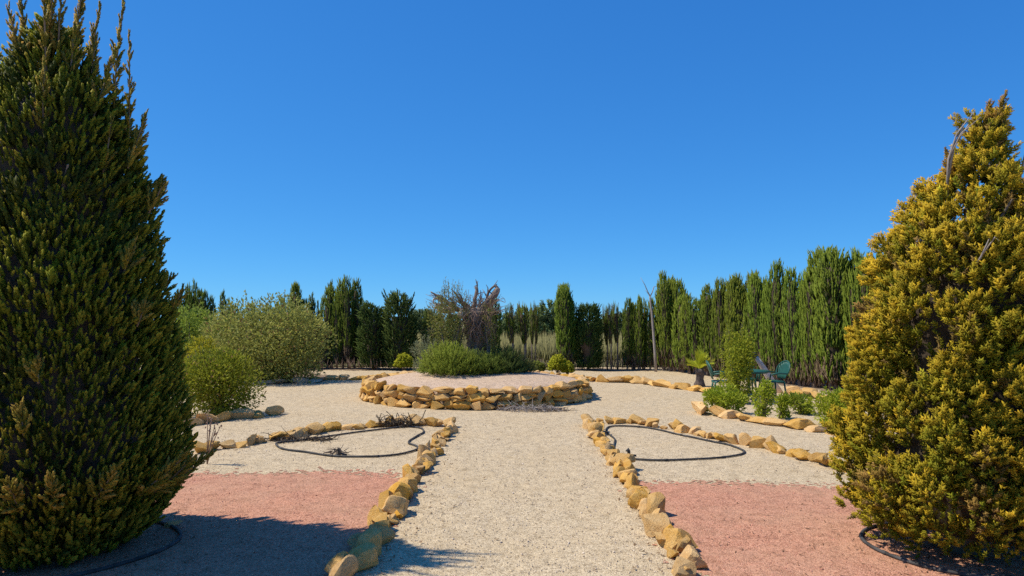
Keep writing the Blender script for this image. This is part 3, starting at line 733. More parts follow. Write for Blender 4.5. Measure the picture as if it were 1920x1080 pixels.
CYP = {'lush': [cypress_meshes(900 + i, 3.0, .36, 3 + i % 3, 'lush') for i in range(5)],
       'slim': [cypress_meshes(930 + i, 3.0, .23, 1 + i % 2, 'lush') for i in range(3)],
       'flat': [cypress_meshes(950 + i, 2.2, .17, 1, 'flat') for i in range(3)],
       'bushy': [bushy_meshes(970 + i, 2.5, .58) for i in range(2)]}
CYP_H = {'lush': 3.0, 'slim': 3.0, 'flat': 2.2, 'bushy': 2.85}
CYP_R = {'lush': .36, 'slim': .23, 'flat': .17, 'bushy': .60}
cy_r = random.Random(88)
def cypress(px, top, d, halfw, style, label, group):
    """halfw: half width of the crown in photograph pixels"""
    x = XD(px, d); h = ZD(top, d); w = halfw / FOC * d
    t = thing('cypress_tree', label, 'cypress', (x, d, 0), group, cy_r.uniform(0, 6.28))
    k = cy_r.randrange(len(CYP[style])); sz = h / CYP_H[style]; sx = w / CYP_R[style]
    for nm, me in zip(('crown', 'inner_twigs', 'trunk'), CYP[style][k]):
        obj(nm, me, t, scale=(sx * cy_r.uniform(.95, 1.05), sx * cy_r.uniform(.95, 1.05), sz))
    return t
ORD = ['first', 'second', 'third', 'fourth', 'fifth', 'sixth', 'seventh', 'eighth', 'ninth', 'tenth', 'eleventh', 'twelfth', 'thirteenth', 'fourteenth', 'fifteenth', 'sixteenth', 'seventeenth', 'eighteenth', 'nineteenth', 'twentieth', 'twenty-first', 'twenty-second', 'twenty-third']
# sunlit row on the right, running away from the camera
row = [(1245, 527, 13, 'slim'), (1262, 518, 13, 'lush'), (1281, 560, 11, 'slim'), (1296, 557, 12, 'lush'), (1312, 551, 10, 'slim'), (1329, 552, 11, 'slim'), (1347, 541, 14, 'lush'), (1366, 530, 14, 'lush'), (1391, 514, 18, 'lush'), (1417, 528, 15, 'lush'), (1440, 522, 16, 'lush'), (1464, 500, 17, 'lush'), (1484, 536, 12, 'slim'), (1508, 508, 19, 'lush'), (1531, 498, 17, 'lush'), (1566, 468, 31, 'lush'), (1598, 502, 22, 'lush'), (1620, 478, 20, 'lush'), (1650, 480, 24, 'lush'), (1690, 476, 26, 'lush')]
for i, (px, top, hw, st) in enumerate(row):
    by = 695 + (px - 1245) * .112
    cypress(px, top, FOC * EYE / (by - HOR), hw * 1.45, st, 'sunlit cypress of the hedge behind the green chairs, %s from the dead sapling' % ORD[i], 'cypresses of the sunlit hedge')
# back row between the stump and the dead sapling
row = [(1004, 580, 3.5, 'flat', 'thin bare-stemmed cypress just left of the tallest rounded pine'), (962, 577, 7, 'flat', 'flat-topped narrow cypress on a bare stem, nearest the stump'), (985, 577, 9, 'flat', 'flat-topped browned cypress on a bare stem, second past the stump'), (997, 576, 4.5, 'flat', 'very thin cypress beside the flat-topped browned one'),
       (1062, 535, 23, 'lush', 'tall pointed green cypress behind the brightest globe shrub'), (1103, 560, 24, 'bushy', 'broad ragged dark cypress beside the tall pointed one'), (1139, 581, 4.5, 'flat', 'very thin cypress, first past the broad ragged one'), (1146, 578, 5, 'flat', 'very thin cypress, second past the broad ragged one'),
       (1158, 575, 6, 'flat', 'narrow flat-topped cypress standing alone in the gap'), (1176, 565, 9, 'slim', 'dark cypress of the group left of the dead sapling, first'), (1187, 563, 11, 'lush', 'dark cypress of the group left of the dead sapling, second'), (1199, 562, 9, 'slim', 'dark cypress of the group left of the dead sapling, third'), (1207, 567, 8, 'slim', 'dark cypress of the group left of the dead sapling, fourth'),
       (1219, 566, 9, 'slim', 'dark cypress right behind the dead sapling'), (1232, 560, 10, 'slim', 'dark cypress just right of the dead sapling'),
       (922, 566, 14, 'slim', 'dark cypress directly behind the stump'), (812, 572, 20, 'bushy', 'ragged dark cypress behind the left limb of the stump'), (850, 580, 16, 'bushy', 'ragged dark cypress half hidden behind the stump foliage')]
for px, top, hw, st, lb in row:
    cypress(px, top, 24.0 + cy_r.uniform(-.25, .25), hw, st, lb, 'cypresses of the far hedge')
# shaded row on the left
row = [(337, 552, 9, 'slim'), (349, 540, 10, 'slim'), (363, 534, 10, 'slim'), (376, 548, 9, 'slim'), (387, 551, 8, 'slim'), (398, 561, 7, 'slim'), (423, 552, 9, 'slim'), (445, 575, 10, 'slim'), (470, 578, 12, 'lush'), (500, 576, 14, 'lush'), (528, 565, 12, 'slim'), (548, 538, 11, 'slim'), (558, 537, 10, 'slim'), (574, 566, 10, 'slim'), (588, 557, 11, 'slim'), (613, 545, 13, 'slim'), (620, 535, 11, 'slim'), (632, 556, 8, 'slim'), (643, 532, 11, 'slim'), (653, 526, 11, 'slim'), (665, 531, 11, 'slim')]
for i, (px, top, hw, st) in enumerate(row):
    cypress(px, top, 24.6 + cy_r.uniform(-.25, .25), hw, st, 'dark shaded cypress of the far hedge behind the bushes, %s from the tall conifer' % ORD[i], 'shaded cypresses behind the bushes')
cypress(700, 556, 24.3, 27, 'bushy', 'dark ragged cypress with sky showing through, beside the spiky group', 'shaded cypresses behind the bushes')
cypress(750, 535, 24.0, 29, 'bushy', 'dark broad cypress with arching tips, left of the stump', 'shaded cypresses behind the bushes')

# ------------------------------------------------------------------ leafy bushes
def leaf_bush(name, label, loc, rx, ry, h, nleaf, size, ca, cb, seed, lobes=16, group=None, cat='shrub', tm=LEAF, low=.06, dead=0.0, fill=.3, vertical=0.0, stems=7, shoots=0):
    r = np.random.default_rng(seed); t = thing(name, label, cat, loc, group)
    # lobes on an ellipsoid
    L = r.normal(size=(lobes, 3)); L /= np.linalg.norm(L, axis=1)[:, None]; low_ = r.random(lobes) < .36; L[:, 2] = np.where(low_, r.uniform(-1.05, -.35, lobes), np.abs(L[:, 2]))
    nl_ = np.linalg.norm(L[:, :2], axis=1); L[low_, :2] *= (r.uniform(.45, .98, lobes) / nl_)[low_][:, None]
    lc = L * np.array([rx * .62, ry * .62, h * .34]) + np.array([0, 0, h * .46]); lr = r.uniform(.32, .5, lobes)
    n = nleaf; k = r.integers(0, lobes, n); d = r.normal(size=(n, 3)); d /= np.linalg.norm(d, axis=1)[:, None]
    rad = np.where(r.random(n) < fill, r.uniform(.2, .85, n), r.uniform(.85, 1.05, n))
    P = lc[k] + d * (lr[k] * rad)[:, None] * np.array([rx, ry, h * .55])
    P[:, 2] = np.where(P[:, 2] < low, low + np.abs(r.normal(0, .12 * h, n)), P[:, 2])
    P += r.normal(0, size * .25, P.shape)
    dirs = d * .9 + np.array([0, 0, .35 + vertical]) + r.normal(0, .45, (n, 3)); s = size * r.uniform(.6, 1.3, n)
    A = tints(n, *ca, r); B = tints(n, *cb, r)
    dd = (r.random(n) < dead)[:, None]; br = tints(n, (.22, .13, .05), (.34, .24, .10), r)
    parts = [scatter(tm, P, leaf_frames(dirs, r), s, np.where(dd, br, A), np.where(dd, br, B), r)]
    tr = []
    for i in range(stems):
        e = lc[i % lobes] * np.array([.9, .9, 1.0]); tr.append(tube([(r.uniform(-.05, .05), r.uniform(-.05, .05), -.03), e * np.array([.35, .35, .45]), e], [.022 * h + .006, .014 * h + .004, .005], 5))
    for i in range(shoots):
        aa = r.uniform(0, 6.28); q = r.uniform(.2, .85); b = np.array([rx * q * math.cos(aa), ry * q * math.sin(aa), h * (.95 - .45 * q * q)])
        dv = np.array([math.cos(aa) * .5 * q, math.sin(aa) * .5 * q, 1]); dv /= np.linalg.norm(dv); sl = h * r.uniform(.08, .2); m = 12
        pp = b + dv * sl * r.random(m)[:, None]; dr = dv * .6 + r.normal(0, .6, (m, 3))
        parts.append(scatter(tm, pp, leaf_frames(dr, r), np.full(m, size * .9), tints(m, *ca, r), tints(m, *cb, r), r)); tr.append(tube([b - dv * .1, b + dv * sl], [.004, .002], 4))
    v, f, c = merge(parts)
    if len(tr):
        tv, tf = join(tr); obj('stem', mesh_np('stem', tv, tf, M_BARK, smooth=True), t)
    obj('foliage', mesh_np('foliage', v, f, M_LEAF, c), t)
    return t

GREEN_B = ((.20, .26, .02), (.30, .36, .03)); GREEN_T = ((.38, .44, .03), (.56, .56, .05))
def shrub_at(px, base, halfw, top, **kw):
    d = FOC * EYE / (base - HOR); s = d / FOC
    return dict(loc=(XD(px, d), d, 0), rx=halfw * s * 1.16, ry=halfw * s * 1.1, h=(base - top) * s * 1.08, **kw)

leaf_bush('round_bush', 'huge round grey green bush in front of the far hedge', (XD(500, 19.5), 19.5, 0), 1.72, 1.5, 2.32, 25000, .088, ((.17, .20, .04), (.25, .28, .055)), ((.36, .40, .09), (.54, .54, .15)), 201, lobes=60, dead=.07, stems=12, shoots=6, fill=.2, cat='bush')
leaf_bush('leafy_bush', 'bright yellow green bush low beside the dark conifer', (XD(404, 12.5), 12.5, 0), .84, .7, 1.12, 12000, .058, ((.11, .15, .014), (.20, .23, .02)), ((.28, .32, .026), (.44, .43, .04)), 202, lobes=24, dead=.05, shoots=14, cat='bush')
leaf_bush('leafy_bush', 'yellow green shrub rising between the dark conifer and the huge bush', (XD(382, 16.0), 16.0, 0), .45, .45, 1.25, 2200, .07, ((.22, .24, .015), (.34, .33, .02)), ((.44, .42, .03), (.58, .52, .04)), 203, lobes=12, shoots=6, cat='bush')
leaf_bush('broadleaf_tree', 'fresh green small tree behind the huge round bush', (XD(355, 20.5), 20.5, 0), 1.05, .9, 2.05, 5600, .085, ((.13, .21, .03), (.21, .30, .04)), ((.25, .38, .05), (.38, .48, .08)), 204, lobes=22, shoots=12, cat='tree')
leaf_bush('broadleaf_tree', 'pale green shrub peeping over the left shoulder of the huge bush', (XD(428, 21.3), 21.3, 0), .6, .5, 1.95, 2200, .08, ((.13, .21, .03), (.21, .30, .04)), ((.25, .38, .05), (.38, .48, .08)), 205, lobes=12, shoots=6, cat='shrub')
gS = 'leafy shrubs near the green chairs'
leaf_bush('leafy_shrub', 'low round leafy shrub in front of the tall upright one', **shrub_at(1356, 776, 37, 728, nleaf=3000, size=.055, ca=GREEN_B, cb=GREEN_T, seed=211, lobes=14, group=gS, low=.03))
leaf_bush('leafy_shrub', 'tall upright leafy shrub in front of the green chairs', **shrub_at(1380, 756, 29, 624, nleaf=5200, size=.06, ca=((.17, .22, .02), (.27, .31, .03)), cb=((.36, .40, .03), (.54, .53, .05)), seed=212, lobes=20, group=gS, low=.03, shoots=8))
leaf_bush('leafy_shrub', 'narrow leafy shrub with an upright crown by the stone edging', **shrub_at(1432, 788, 20, 716, nleaf=1600, size=.052, ca=GREEN_B, cb=GREEN_T, seed=213, lobes=12, group=gS, low=.06, shoots=4))
leaf_bush('leafy_shrub', 'small leafy shrub between the narrow one and the dark low one', **shrub_at(1465, 784, 17, 744, nleaf=1100, size=.05, ca=GREEN_B, cb=GREEN_T, seed=214, lobes=9, group=gS, low=.03))
leaf_bush('leafy_shrub', 'darker low leafy shrub in front of the hedge foot', **shrub_at(1499, 776, 24, 738, nleaf=1500, size=.055, ca=((.11, .17, .02), (.19, .25, .03)), cb=((.28, .34, .03), (.42, .44, .045)), seed=215, lobes=10, group=gS, low=.03))
leaf_bush('leafy_shrub', 'wide low leafy shrub touching the golden conifer', **shrub_at(1566, 800, 44, 733, nleaf=2900, size=.055, ca=GREEN_B, cb=GREEN_T, seed=216, lobes=16, group=gS, low=.04, shoots=5))

# globe shrubs (tight, plume-clad)
def globe(name, label, px, base, halfw, top, seed, ca, cb, group, lobes=1):
    r = np.random.default_rng(seed); d = FOC * EYE / (base - HOR); s = d / FOC; R = halfw * s; h = (base - top) * s
    t = thing(name, label, 'shrub', (XD(px, d), d, 0), group); n = 800
    u = r.normal(size=(n, 3)); u /= np.linalg.norm(u, axis=1)[:, None]; u[:, 2] = np.abs(u[:, 2]) * 1.25 - .25
    q = r.uniform(.55, .93, n) * (1 + .08 * Noise(seed, 3.0)(u))
    P = np.column_stack([u[:, 0] * R * q, u[:, 1] * R * q, h * .42 + u[:, 2] * q * h * .52]); P[:, 2] = np.maximum(P[:, 2], .03)
    dirs = u * .7 + np.array([0, 0, .8]) + r.normal(0, .2, (n, 3)); sz = r.uniform(.09, .15, n)
    v, f, c = scatter(TUFTS, P, frames(dirs, r), sz, tints(n, *ca, r), tints(n, *cb, r), r)
    obj('foliage', mesh_np('foliage', v, f, M_CONIFER, c), t)
    tv, tf = join([tube([(0, 0, -.03), (0, 0, h * .4)], [.03, .02], 6)] + [tube([(0, 0, h * .1), (R * .4 * math.cos(k), R * .4 * math.sin(k), h * .4)], [.015, .006], 4) for k in range(6)])
    obj('stem', mesh_np('stem', tv, tf, M_BARK, smooth=True), t)
    return t
YG = (((.19, .23, .014), (.28, .30, .02)), ((.40, .42, .022), (.55, .52, .03)))
globe('globe_shrub', 'yellow green globe shrub left of the round bed planting', 758, 700, 17, 667, 221, *YG, 'globe shrubs behind the round bed')
globe('globe_shrub', 'brightest yellow green globe shrub right of the round bed planting', 1046, 707, 15, 668, 222, *YG, 'globe shrubs behind the round bed')
globe('globe_shrub', 'small yellow green shrub leaning on the brightest globe shrub', 1064, 707, 9, 682, 225, *YG, 'globe shrubs behind the round bed')
globe('globe_shrub', 'small dull globe shrub left of the brightest globe shrub', 1006, 705, 14, 681, 223, ((.10, .13, .02), (.15, .17, .03)), ((.20, .23, .03), (.28, .29, .05)), 'globe shrubs behind the round bed')

# ------------------------------------------------------------------ planting on the mound
def mound_point(px, d):
    x = XD(px, d); return (x, d, mound_z(x, d))
def sprig_shrub(name, label, loc, rx, ry, h, n, size, ca, cb, seed, tm=SPRIGS, up=.75):
    r = np.random.default_rng(seed); t = thing(name, label, 'shrub', loc, 'shrubs around the stump')
    u = r.normal(size=(n, 3)); u /= np.linalg.norm(u, axis=1)[:, None]; u[:, 2] = np.abs(u[:, 2])
    q = r.random(n) ** .45; nz = Noise(seed, 3.0); q = q * (1 + .16 * nz(u * 1.3))
    P = u * q[:, None] * np.array([rx, ry, h]) * .86; P[:, 2] = np.maximum(P[:, 2], .02)
    dirs = u * .9 + np.array([0, 0, up]) + r.normal(0, .28, (n, 3)); s = size * r.uniform(.7, 1.35, n)
    v, f, c = scatter(tm, P, frames(dirs, r), s, tints(n, *ca, r), tints(n, *cb, r), r)
    obj('foliage', mesh_np('foliage', v, f, M_CONIFER, c), t)
    tr = []
    for k in range(14):
        uu = u[k]; tr.append(tube([(0, 0, -.03), uu * np.array([rx, ry, h]) * .35, uu * np.array([rx, ry, h]) * .8], [.016, .01, .004], 4))
    tv, tf = join(tr); obj('stem', mesh_np('stem', tv, tf, M_BARK, smooth=True), t); return t
FG = (((.14, .18, .025), (.22, .26, .03)), ((.30, .37, .04), (.45, .49, .065)))
sprig_shrub('needle_shrub', 'spreading bright green needle-leaved shrub in front of the stump', mound_point(846, 15.0), .66, .5, .70, 1700, .17, *FG, 231)
sprig_shrub('needle_shrub', 'mid green needle-leaved shrub at the foot of the stump', mound_point(906, 15.1), .42, .42, .48, 900, .15, ((.08, .13, .02), (.13, .18, .03)), ((.17, .26, .035), (.26, .34, .05)), 232)
sprig_shrub('needle_shrub', 'dark green loose shrub right of the stump', mound_point(948, 15.5), .48, .45, .56, 900, .16, ((.05, .085, .02), (.09, .13, .03)), ((.12, .19, .04), (.19, .26, .06)), 233)
sprig_shrub('needle_shrub', 'low olive green sprawling shrub at the end of the planting', mound_point(982, 15.9), .30, .3, .26, 380, .13, ((.10, .12, .03), (.14, .15, .04)), ((.19, .22, .05), (.27, .28, .07)), 234)
leaf_bush('silvery_shrub', 'grey green loose shrub left of the bright needle shrub', mound_point(797, 15.9), .36, .34, .78, 1500, .06, ((.12, .15, .07), (.18, .21, .10)), ((.22, .26, .13), (.32, .35, .19)), 235, lobes=12, group='shrubs around the stump', tm=LEAF_NARROW, fill=.4, shoots=10)
leaf_bush('olive_shoots', 'olive leaved shoots growing around the dead stump', mound_point(844, 15.5), .52, .3, 1.82, 4300, .06, ((.15, .18, .035), (.23, .24, .05)), ((.28, .31, .07), (.40, .39, .11)), 236, lobes=20, group='shrubs around the stump', tm=LEAF_NARROW, fill=.5, shoots=40, low=.2, dead=.10)
leaf_bush('olive_shoots', 'olive shoots between the dead stump and the dark loose shrub', mound_point(916, 15.55), .24, .25, 1.5, 1300, .06, ((.12, .13, .035), (.18, .19, .05)), ((.24, .26, .07), (.34, .33, .11)), 237, lobes=14, group='shrubs around the stump', tm=LEAF_NARROW, fill=.5, shoots=12, low=.2)

# the old stump: thick bole, broken limbs, hanging reddish roots
SD = 15.75; sb = mound_point(892, SD); st = thing('tree_stump', 'gnarled dead tree stump with broken upturned limbs in the round bed', 'tree stump', sb)
def SP(px, py, dy=0.0):
    return np.array([XD(px, SD + dy) - sb[0], dy, ZD(py, SD + dy) - sb[2]])
nzs = Noise(77, 7.0)
bole_path = [SP(893, 712), SP(893, 660), SP(893, 630), SP(892, 605), SP(890, 587), SP(889, 577)]
v, f = tube(bole_path, [.30, .27, .24, .25, .30, .24], 22)
# denser rings for the bole
us = np.linspace(0, 1, 26); bp = np.array([[np.interp(u, np.linspace(0, 1, 6), np.array(bole_path)[:, k]) for k in range(3)] for u in us]); br_ = np.interp(us, np.linspace(0, 1, 6), [.20, .17, .17, .21, .25, .11])
v, f = tube(bp, br_, 24); ctr = np.array([0, 0, 0]); rad = v.copy(); rad[:, 2] = 0; v = v + rad / (np.linalg.norm(rad, axis=1)[:, None] + 1e-6) * (nzs(v * np.array([1, 1, .35]))[:, None] * .05 + Noise(79, 24.0)(v)[:, None] * .025)
vv, ff = join([(v, f)]); bole = obj('bole', mesh_np('bole', vv, ff, M_STUMP, smooth=True), st)
def limb(pts, radii, mat=M_STUMP, name='limb', seed=1, sides=12):
    P = np.array(pts); u = np.linspace(0, 1, len(P)); uu = np.linspace(0, 1, 4 * len(P)); Q = np.array([np.interp(uu, u, P[:, k]) for k in range(3)]).T
    Rr = np.interp(uu, u, radii) * .62; k = np.ones(3) / 3
    for _ in range(2): Q[1:-1] = (Q[:-2] + Q[1:-1] * 2 + Q[2:]) / 4
    v, f = tube(Q, Rr, sides); cen = np.vstack([np.repeat(Q, sides, axis=0), Q[:1], Q[-1:]]); off = v - cen
    v = cen + off * (1 + .32 * Noise(seed, 16.0)(v) + .22 * Noise(seed + 40, 38.0)(v))[:, None]
    rr_ = np.random.default_rng(seed + 7); extra = []
    for _ in range(0 if sides < 10 else 5):                              # snapped side twigs
        k = int(rr_.integers(len(Q) // 4, len(Q))); q0 = Q[k]; dv = rr_.normal(size=3) * (1, .6, 1) + (0, 0, .5); dv /= np.linalg.norm(dv); L_ = rr_.uniform(.08, .26)
        extra.append(tube([q0, q0 + dv * L_ * .5 + rr_.normal(0, .015, 3), q0 + dv * L_], [.016, .011, .004], 5))
    if extra:
        ev, ef = join([(v, f)] + extra); return obj(name, mesh_np(name, ev, ef, mat, smooth=True), bole)
    vv, ff = join([(v, f)]); return obj(name, mesh_np(name, vv, ff, mat, smooth=True), bole)
limb([SP(884, 584), SP(862, 582), SP(842, 570), SP(826, 557), SP(808, 548)], [.16, .12, .085, .06, .03], seed=1)
limb([SP(852, 578), SP(838, 583), SP(822, 580), SP(816, 570)], [.08, .085, .07, .03], M_CUTWOOD, 'broken_limb', 2)
limb([SP(878, 580), SP(868, 570), SP(860, 560), SP(852, 547)], [.11, .07, .05, .028], seed=3)
limb([SP(868, 570), SP(866, 558), SP(858, 546)], [.035, .025, .012], seed=13, sides=8)
limb([SP(889, 578), SP(891, 562), SP(894, 548), SP(896, 527)], [.09, .06, .045, .025], seed=4)
limb([SP(895, 542), SP(891, 538)], [.035, .02], seed=14, sides=8)
limb([SP(900, 584), SP(912, 572), SP(924, 558), SP(930, 548), SP(934, 540)], [.17, .13, .11, .10, .07], seed=5)
limb([SP(934, 544), SP(929, 535), SP(922, 540), SP(915, 548), SP(912, 565)], [.07, .04, .032, .035, .03], seed=6)
limb([SP(928, 536), SP(932, 533)], [.035, .018], seed=16, sides=8)
limb([SP(870, 588), SP(866, 590, -.1), SP(864, 588, -.22)], [.13, .11, .08], M_CUTWOOD, 'broken_limb', 7)
limb([SP(898, 576), SP(900, 566), SP(902, 552), SP(901, 544)], [.05, .035, .025, .012], M_CUTWOOD, 'broken_limb', 8, 8)
limb([SP(930, 562), SP(940, 564), SP(948, 568), SP(946, 560), SP(940, 556)], [.018, .016, .013, .012, .006], M_CUTWOOD, 'broken_limb', 9, 6)
limb([SP(820, 560), SP(812, 561), SP(814, 570)], [.03, .022, .012], M_CUTWOOD, 'broken_limb', 10, 6)
limb([SP(838, 566), SP(833, 552), SP(834, 543)], [.025, .015, .006], seed=18, sides=6)
sr = np.random.default_rng(78); tr = []
for i in range(230):                                                 # hanging dry roots and twigs over the bole
    aa = sr.uniform(-2.9, -.25); q = sr.uniform(.14, .34); z0 = SP(0, sr.uniform(578, 625))[2]; dz = sr.uniform(.15, .5)
    p0 = np.array([SP(892, 600)[0] + q * math.cos(aa), q * math.sin(aa), z0]); e = p0 + np.array([sr.normal(0, .13), sr.normal(0, .07) + .02, -dz]); m = (p0 + e) / 2 + np.array([sr.normal(0, .05), -.05, 0])
    tr.append(tube([p0, m, e], [.009, .007, .003], 4))
for i in range(150):                                                 # tangle of fine dead twigs round the crown of the stump
    px0 = sr.uniform(822, 932); p0 = SP(px0, sr.uniform(562, 592), sr.uniform(-.25, .2)); dv = np.array([(px0 - 885) / 45 + sr.normal(0, .5), sr.normal(0, .4), sr.uniform(.1, 1.0)]); dv /= np.linalg.norm(dv); L_ = sr.uniform(.12, .4)
    tr.append(tube([p0 - dv * .05, p0 + dv * L_ * .5 + sr.normal(0, .03, 3), p0 + dv * L_], [.008, .006, .003], 4))
vv, ff = join(tr); obj('dead_twigs_and_roots', mesh_np('dead_twigs_and_roots', vv, ff, M_ROOT, smooth=True), st)['kind'] = 'stuff'

# ------------------------------------------------------------------ hoses
def smooth_closed(P, n=160, closed=True):
    P = np.array(P, float); m = len(P); out = []
    rngk = range(m) if closed else range(m - 1)
    for i in rngk:
        p0, p1, p2, p3 = (P[(i + k - 1) % m] if closed else P[min(max(i + k - 1, 0), m - 1)] for k in range(4))
        for t in np.linspace(0, 1, max(2, n // m), endpoint=False):
            out.append(.5 * ((2 * p1) + (-p0 + p2) * t + (2 * p0 - 5 * p1 + 4 * p2 - p3) * t * t + (-p0 + 3 * p1 - 3 * p2 + p3) * t ** 3))
    if closed: out.append(out[0])
    return np.array(out)
def hose(label, pts, rad=.0125, closed=True, fitting=None):
    Q = smooth_closed(pts, 150, closed); Q = Q + np.column_stack([Noise(3, 5.0)(np.column_stack([Q, 0 * Q[:, 0]])), Noise(4, 5.0)(np.column_stack([Q, 0 * Q[:, 0]]))]) * .012; Q3 = np.column_stack([Q, gz(Q[:, 0], Q[:, 1]) + rad * .8 + .006])
    t = thing('irrigation_hose', label, 'hose', (float(Q3[0, 0]), float(Q3[0, 1]), 0), 'black irrigation hoses')
    v, f = tube(Q3 - np.array([Q3[0, 0], Q3[0, 1], 0]), rad, 8); vv, ff = join([(v, f)]); pipe = obj('pipe', mesh_np('pipe', vv, ff, M_HOSE, smooth=True), t)
    for k in range(6, len(Q3) - 1, 14):
        p = Q3[k] - np.array([Q3[0, 0], Q3[0, 1], 0]); d = Q3[k + 1] - Q3[k]; d /= np.linalg.norm(d)
        vv, ff = join([tube([p - d * .02, p + d * .02], rad * 1.22, 8)]); obj('drip_emitter', mesh_np('emitter', vv, ff, M_HOSE), pipe)
    if fitting:
        p = np.array([*fitting, 0.0]); p[2] = gz(*fitting); p -= np.array([Q3[0, 0], Q3[0, 1], 0])
        vv, ff = join([tube([p + (0, 0, 0), p + (0, 0, .07), p + (-.02, 0, .09)], [.02, .02, .03], 7), tube([p + (0, 0, .03), p + (.09, .02, .015)], [.012, .012], 6)]); obj('valve', mesh_np('valve', vv, ff, M_HOSE), t)
    return t
hose('black hose loop lying in the bed near the dead twigs', [G(*p) for p in ((517, 835), (533, 844), (577, 849), (631, 855), (672, 858), (712, 858), (753, 854), (783, 846), (778, 839), (766, 833), (767, 826), (783, 817), (795, 811), (791, 804), (766, 801), (739, 803), (685, 811), (604, 821), (550, 828), (523, 831))], fitting=G(636, 853))
hose('black hose loop lying in the bed near the golden conifer', [G(*p) for p in ((1137, 808), (1143, 803), (1161, 801), (1202, 802), (1237, 807), (1283, 818), (1324, 828), (1367, 836), (1392, 845), (1397, 850), (1386, 855), (1351, 860), (1297, 863), (1243, 865), (1202, 864), (1174, 860), (1160, 850), (1152, 838), (1153, 826), (1145, 818))], fitting=G(1179, 857))
rc = (XD(1812, DR), DR); hose('black hose ring around the foot of the golden conifer', [(rc[0] + .66 * math.cos(a) * (1 + .05 * math.sin(3 * a)), rc[1] + .62 * math.sin(a)) for a in np.linspace(0, 2 * math.pi, 18, endpoint=False)], .013)
lc_ = (XD(96, DL), DL); hose('black hose ring around the foot of the dark conifer', [(lc_[0] + .82 * math.cos(a) * (1 + .05 * math.sin(3 * a)), lc_[1] + .80 * math.sin(a)) for a in np.linspace(0, 2 * math.pi, 18, endpoint=False)], .013)

# ------------------------------------------------------------------ dead sapling, cycad, leaning post
d = FOC * EYE / (697 - HOR); sp = thing('dead_sapling', 'tall thin leafless dead sapling with a forked top', 'dead tree', (XD(1230, d), d, 0))
S = lambda px, py: np.array([XD(px, d) - XD(1230, d), 0, ZD(py, d)])
parts = [tube([S(1230, 700), S(1228, 660), S(1225, 620), S(1222, 585), S(1219, 560), S(1219, 553)], [.05, .045, .04, .035, .026, .02], 9)]
vv, ff = join(parts); sap = obj('trunk', mesh_np('trunk', vv, ff, M_GREYBARK, smooth=True), sp)
for pts, rr in (([S(1219, 556), S(1214, 546), S(1209, 534), S(1201, 520)], [.022, .016, .012, .004]), ([S(1219, 556), S(1223, 548), S(1226, 538), S(1232, 536)], [.02, .016, .014, .005]), ([S(1217, 553), S(1213, 548), S(1209, 543)], [.008, .006, .003])):
    vv, ff = join([tube(pts, rr, 6)]); obj('branch', mesh_np('branch', vv, ff, M_GREYBARK, smooth=True), sap)

d = FOC * EYE / (725 - HOR); cy = thing('cycad', 'small cycad palm with a thick dark trunk and yellow green fronds', 'palm', (XD(1312, d), d, 0))
sc_ = d / FOC
uu = np.linspace(0, 1, 12); v, f = tube([(0, 0, -.03 + u * 36 * sc_) for u in uu], [(9.5 + .9 * math.sin(9 * u) - 2.4 * u) * sc_ for u in uu], 16); v[:, :2] *= 1 + .12 * Noise(4, 30)(v)[:, None]
vv, ff = join([(v, f)]); obj('trunk', mesh_np('trunk', vv, ff, M_PALMTRUNK), cy)
fr = np.random.default_rng(12)
for i in range(26):
    az = i * 2.4; el = math.radians(fr.uniform(28, 84)); L = fr.uniform(28, 38) * sc_
    dv = np.array([math.cos(az) * math.cos(el), math.sin(az) * math.cos(el), math.sin(el)])
    pts = [np.array([0, 0, 32 * sc_]) + dv * L * u + np.array([0, 0, -.10 * L * 3 * u * u * math.cos(el)]) for u in np.linspace(0, 1, 6)]
    tv, tf = tube(pts, [.008, .007, .006, .005, .004, .002], 4, False); V = [tv]; F = [list(q[:3]) for q in tf] + [[q[0], q[2], q[3]] for q in tf]; o = len(tv)
    sd = np.cross(dv, (0, 0, 1)); sd /= np.linalg.norm(sd) + 1e-6
    for u in np.linspace(.18, .98, 15):
        p = np.array([np.interp(u, np.linspace(0, 1, 6), np.array(pts)[:, k]) for k in range(3)])
        for s_ in (-1, 1):
            tip = p + (sd * s_ * .75 + dv * .6 + np.array([0, 0, .2])) * L * .3 * (1.15 - .7 * abs(u - .45)); V.append(np.array([p - dv * .011, p + dv * .011, tip])); F.append([o, o + 1, o + 2]); o += 3
    V = np.vstack(V); obj('frond', mesh_np('frond', V, np.array(F), M_LEAF, np.tile(np.array([[.42, .46, .035]]) * fr.uniform(.75, 1.3), (len(V), 1))), cy)

d = 16.4; po = thing('leaning_post', 'pale leaning wooden post with a dark cap behind the green chairs', 'post', (XD(1462, d), d, 0))
Q = lambda px, py, dd=0: np.array([XD(px, d) - XD(1462, d), dd, ZD(py, d)])
vv, ff = join([tube([Q(1462, 739), Q(1440, 704), Q(1426, 682), Q(1416, 667)], [.095, .08, .06, .045], 12)]); obj('shaft', mesh_np('shaft', vv, ff, M_POST, smooth=True), po)
vv, ff = join([tube([Q(1417, 669), Q(1413, 663), Q(1411, 660)], [.055, .06, .03], 12)]); obj('cap', mesh_np('cap', vv, ff, M_CAP, smooth=True), po)

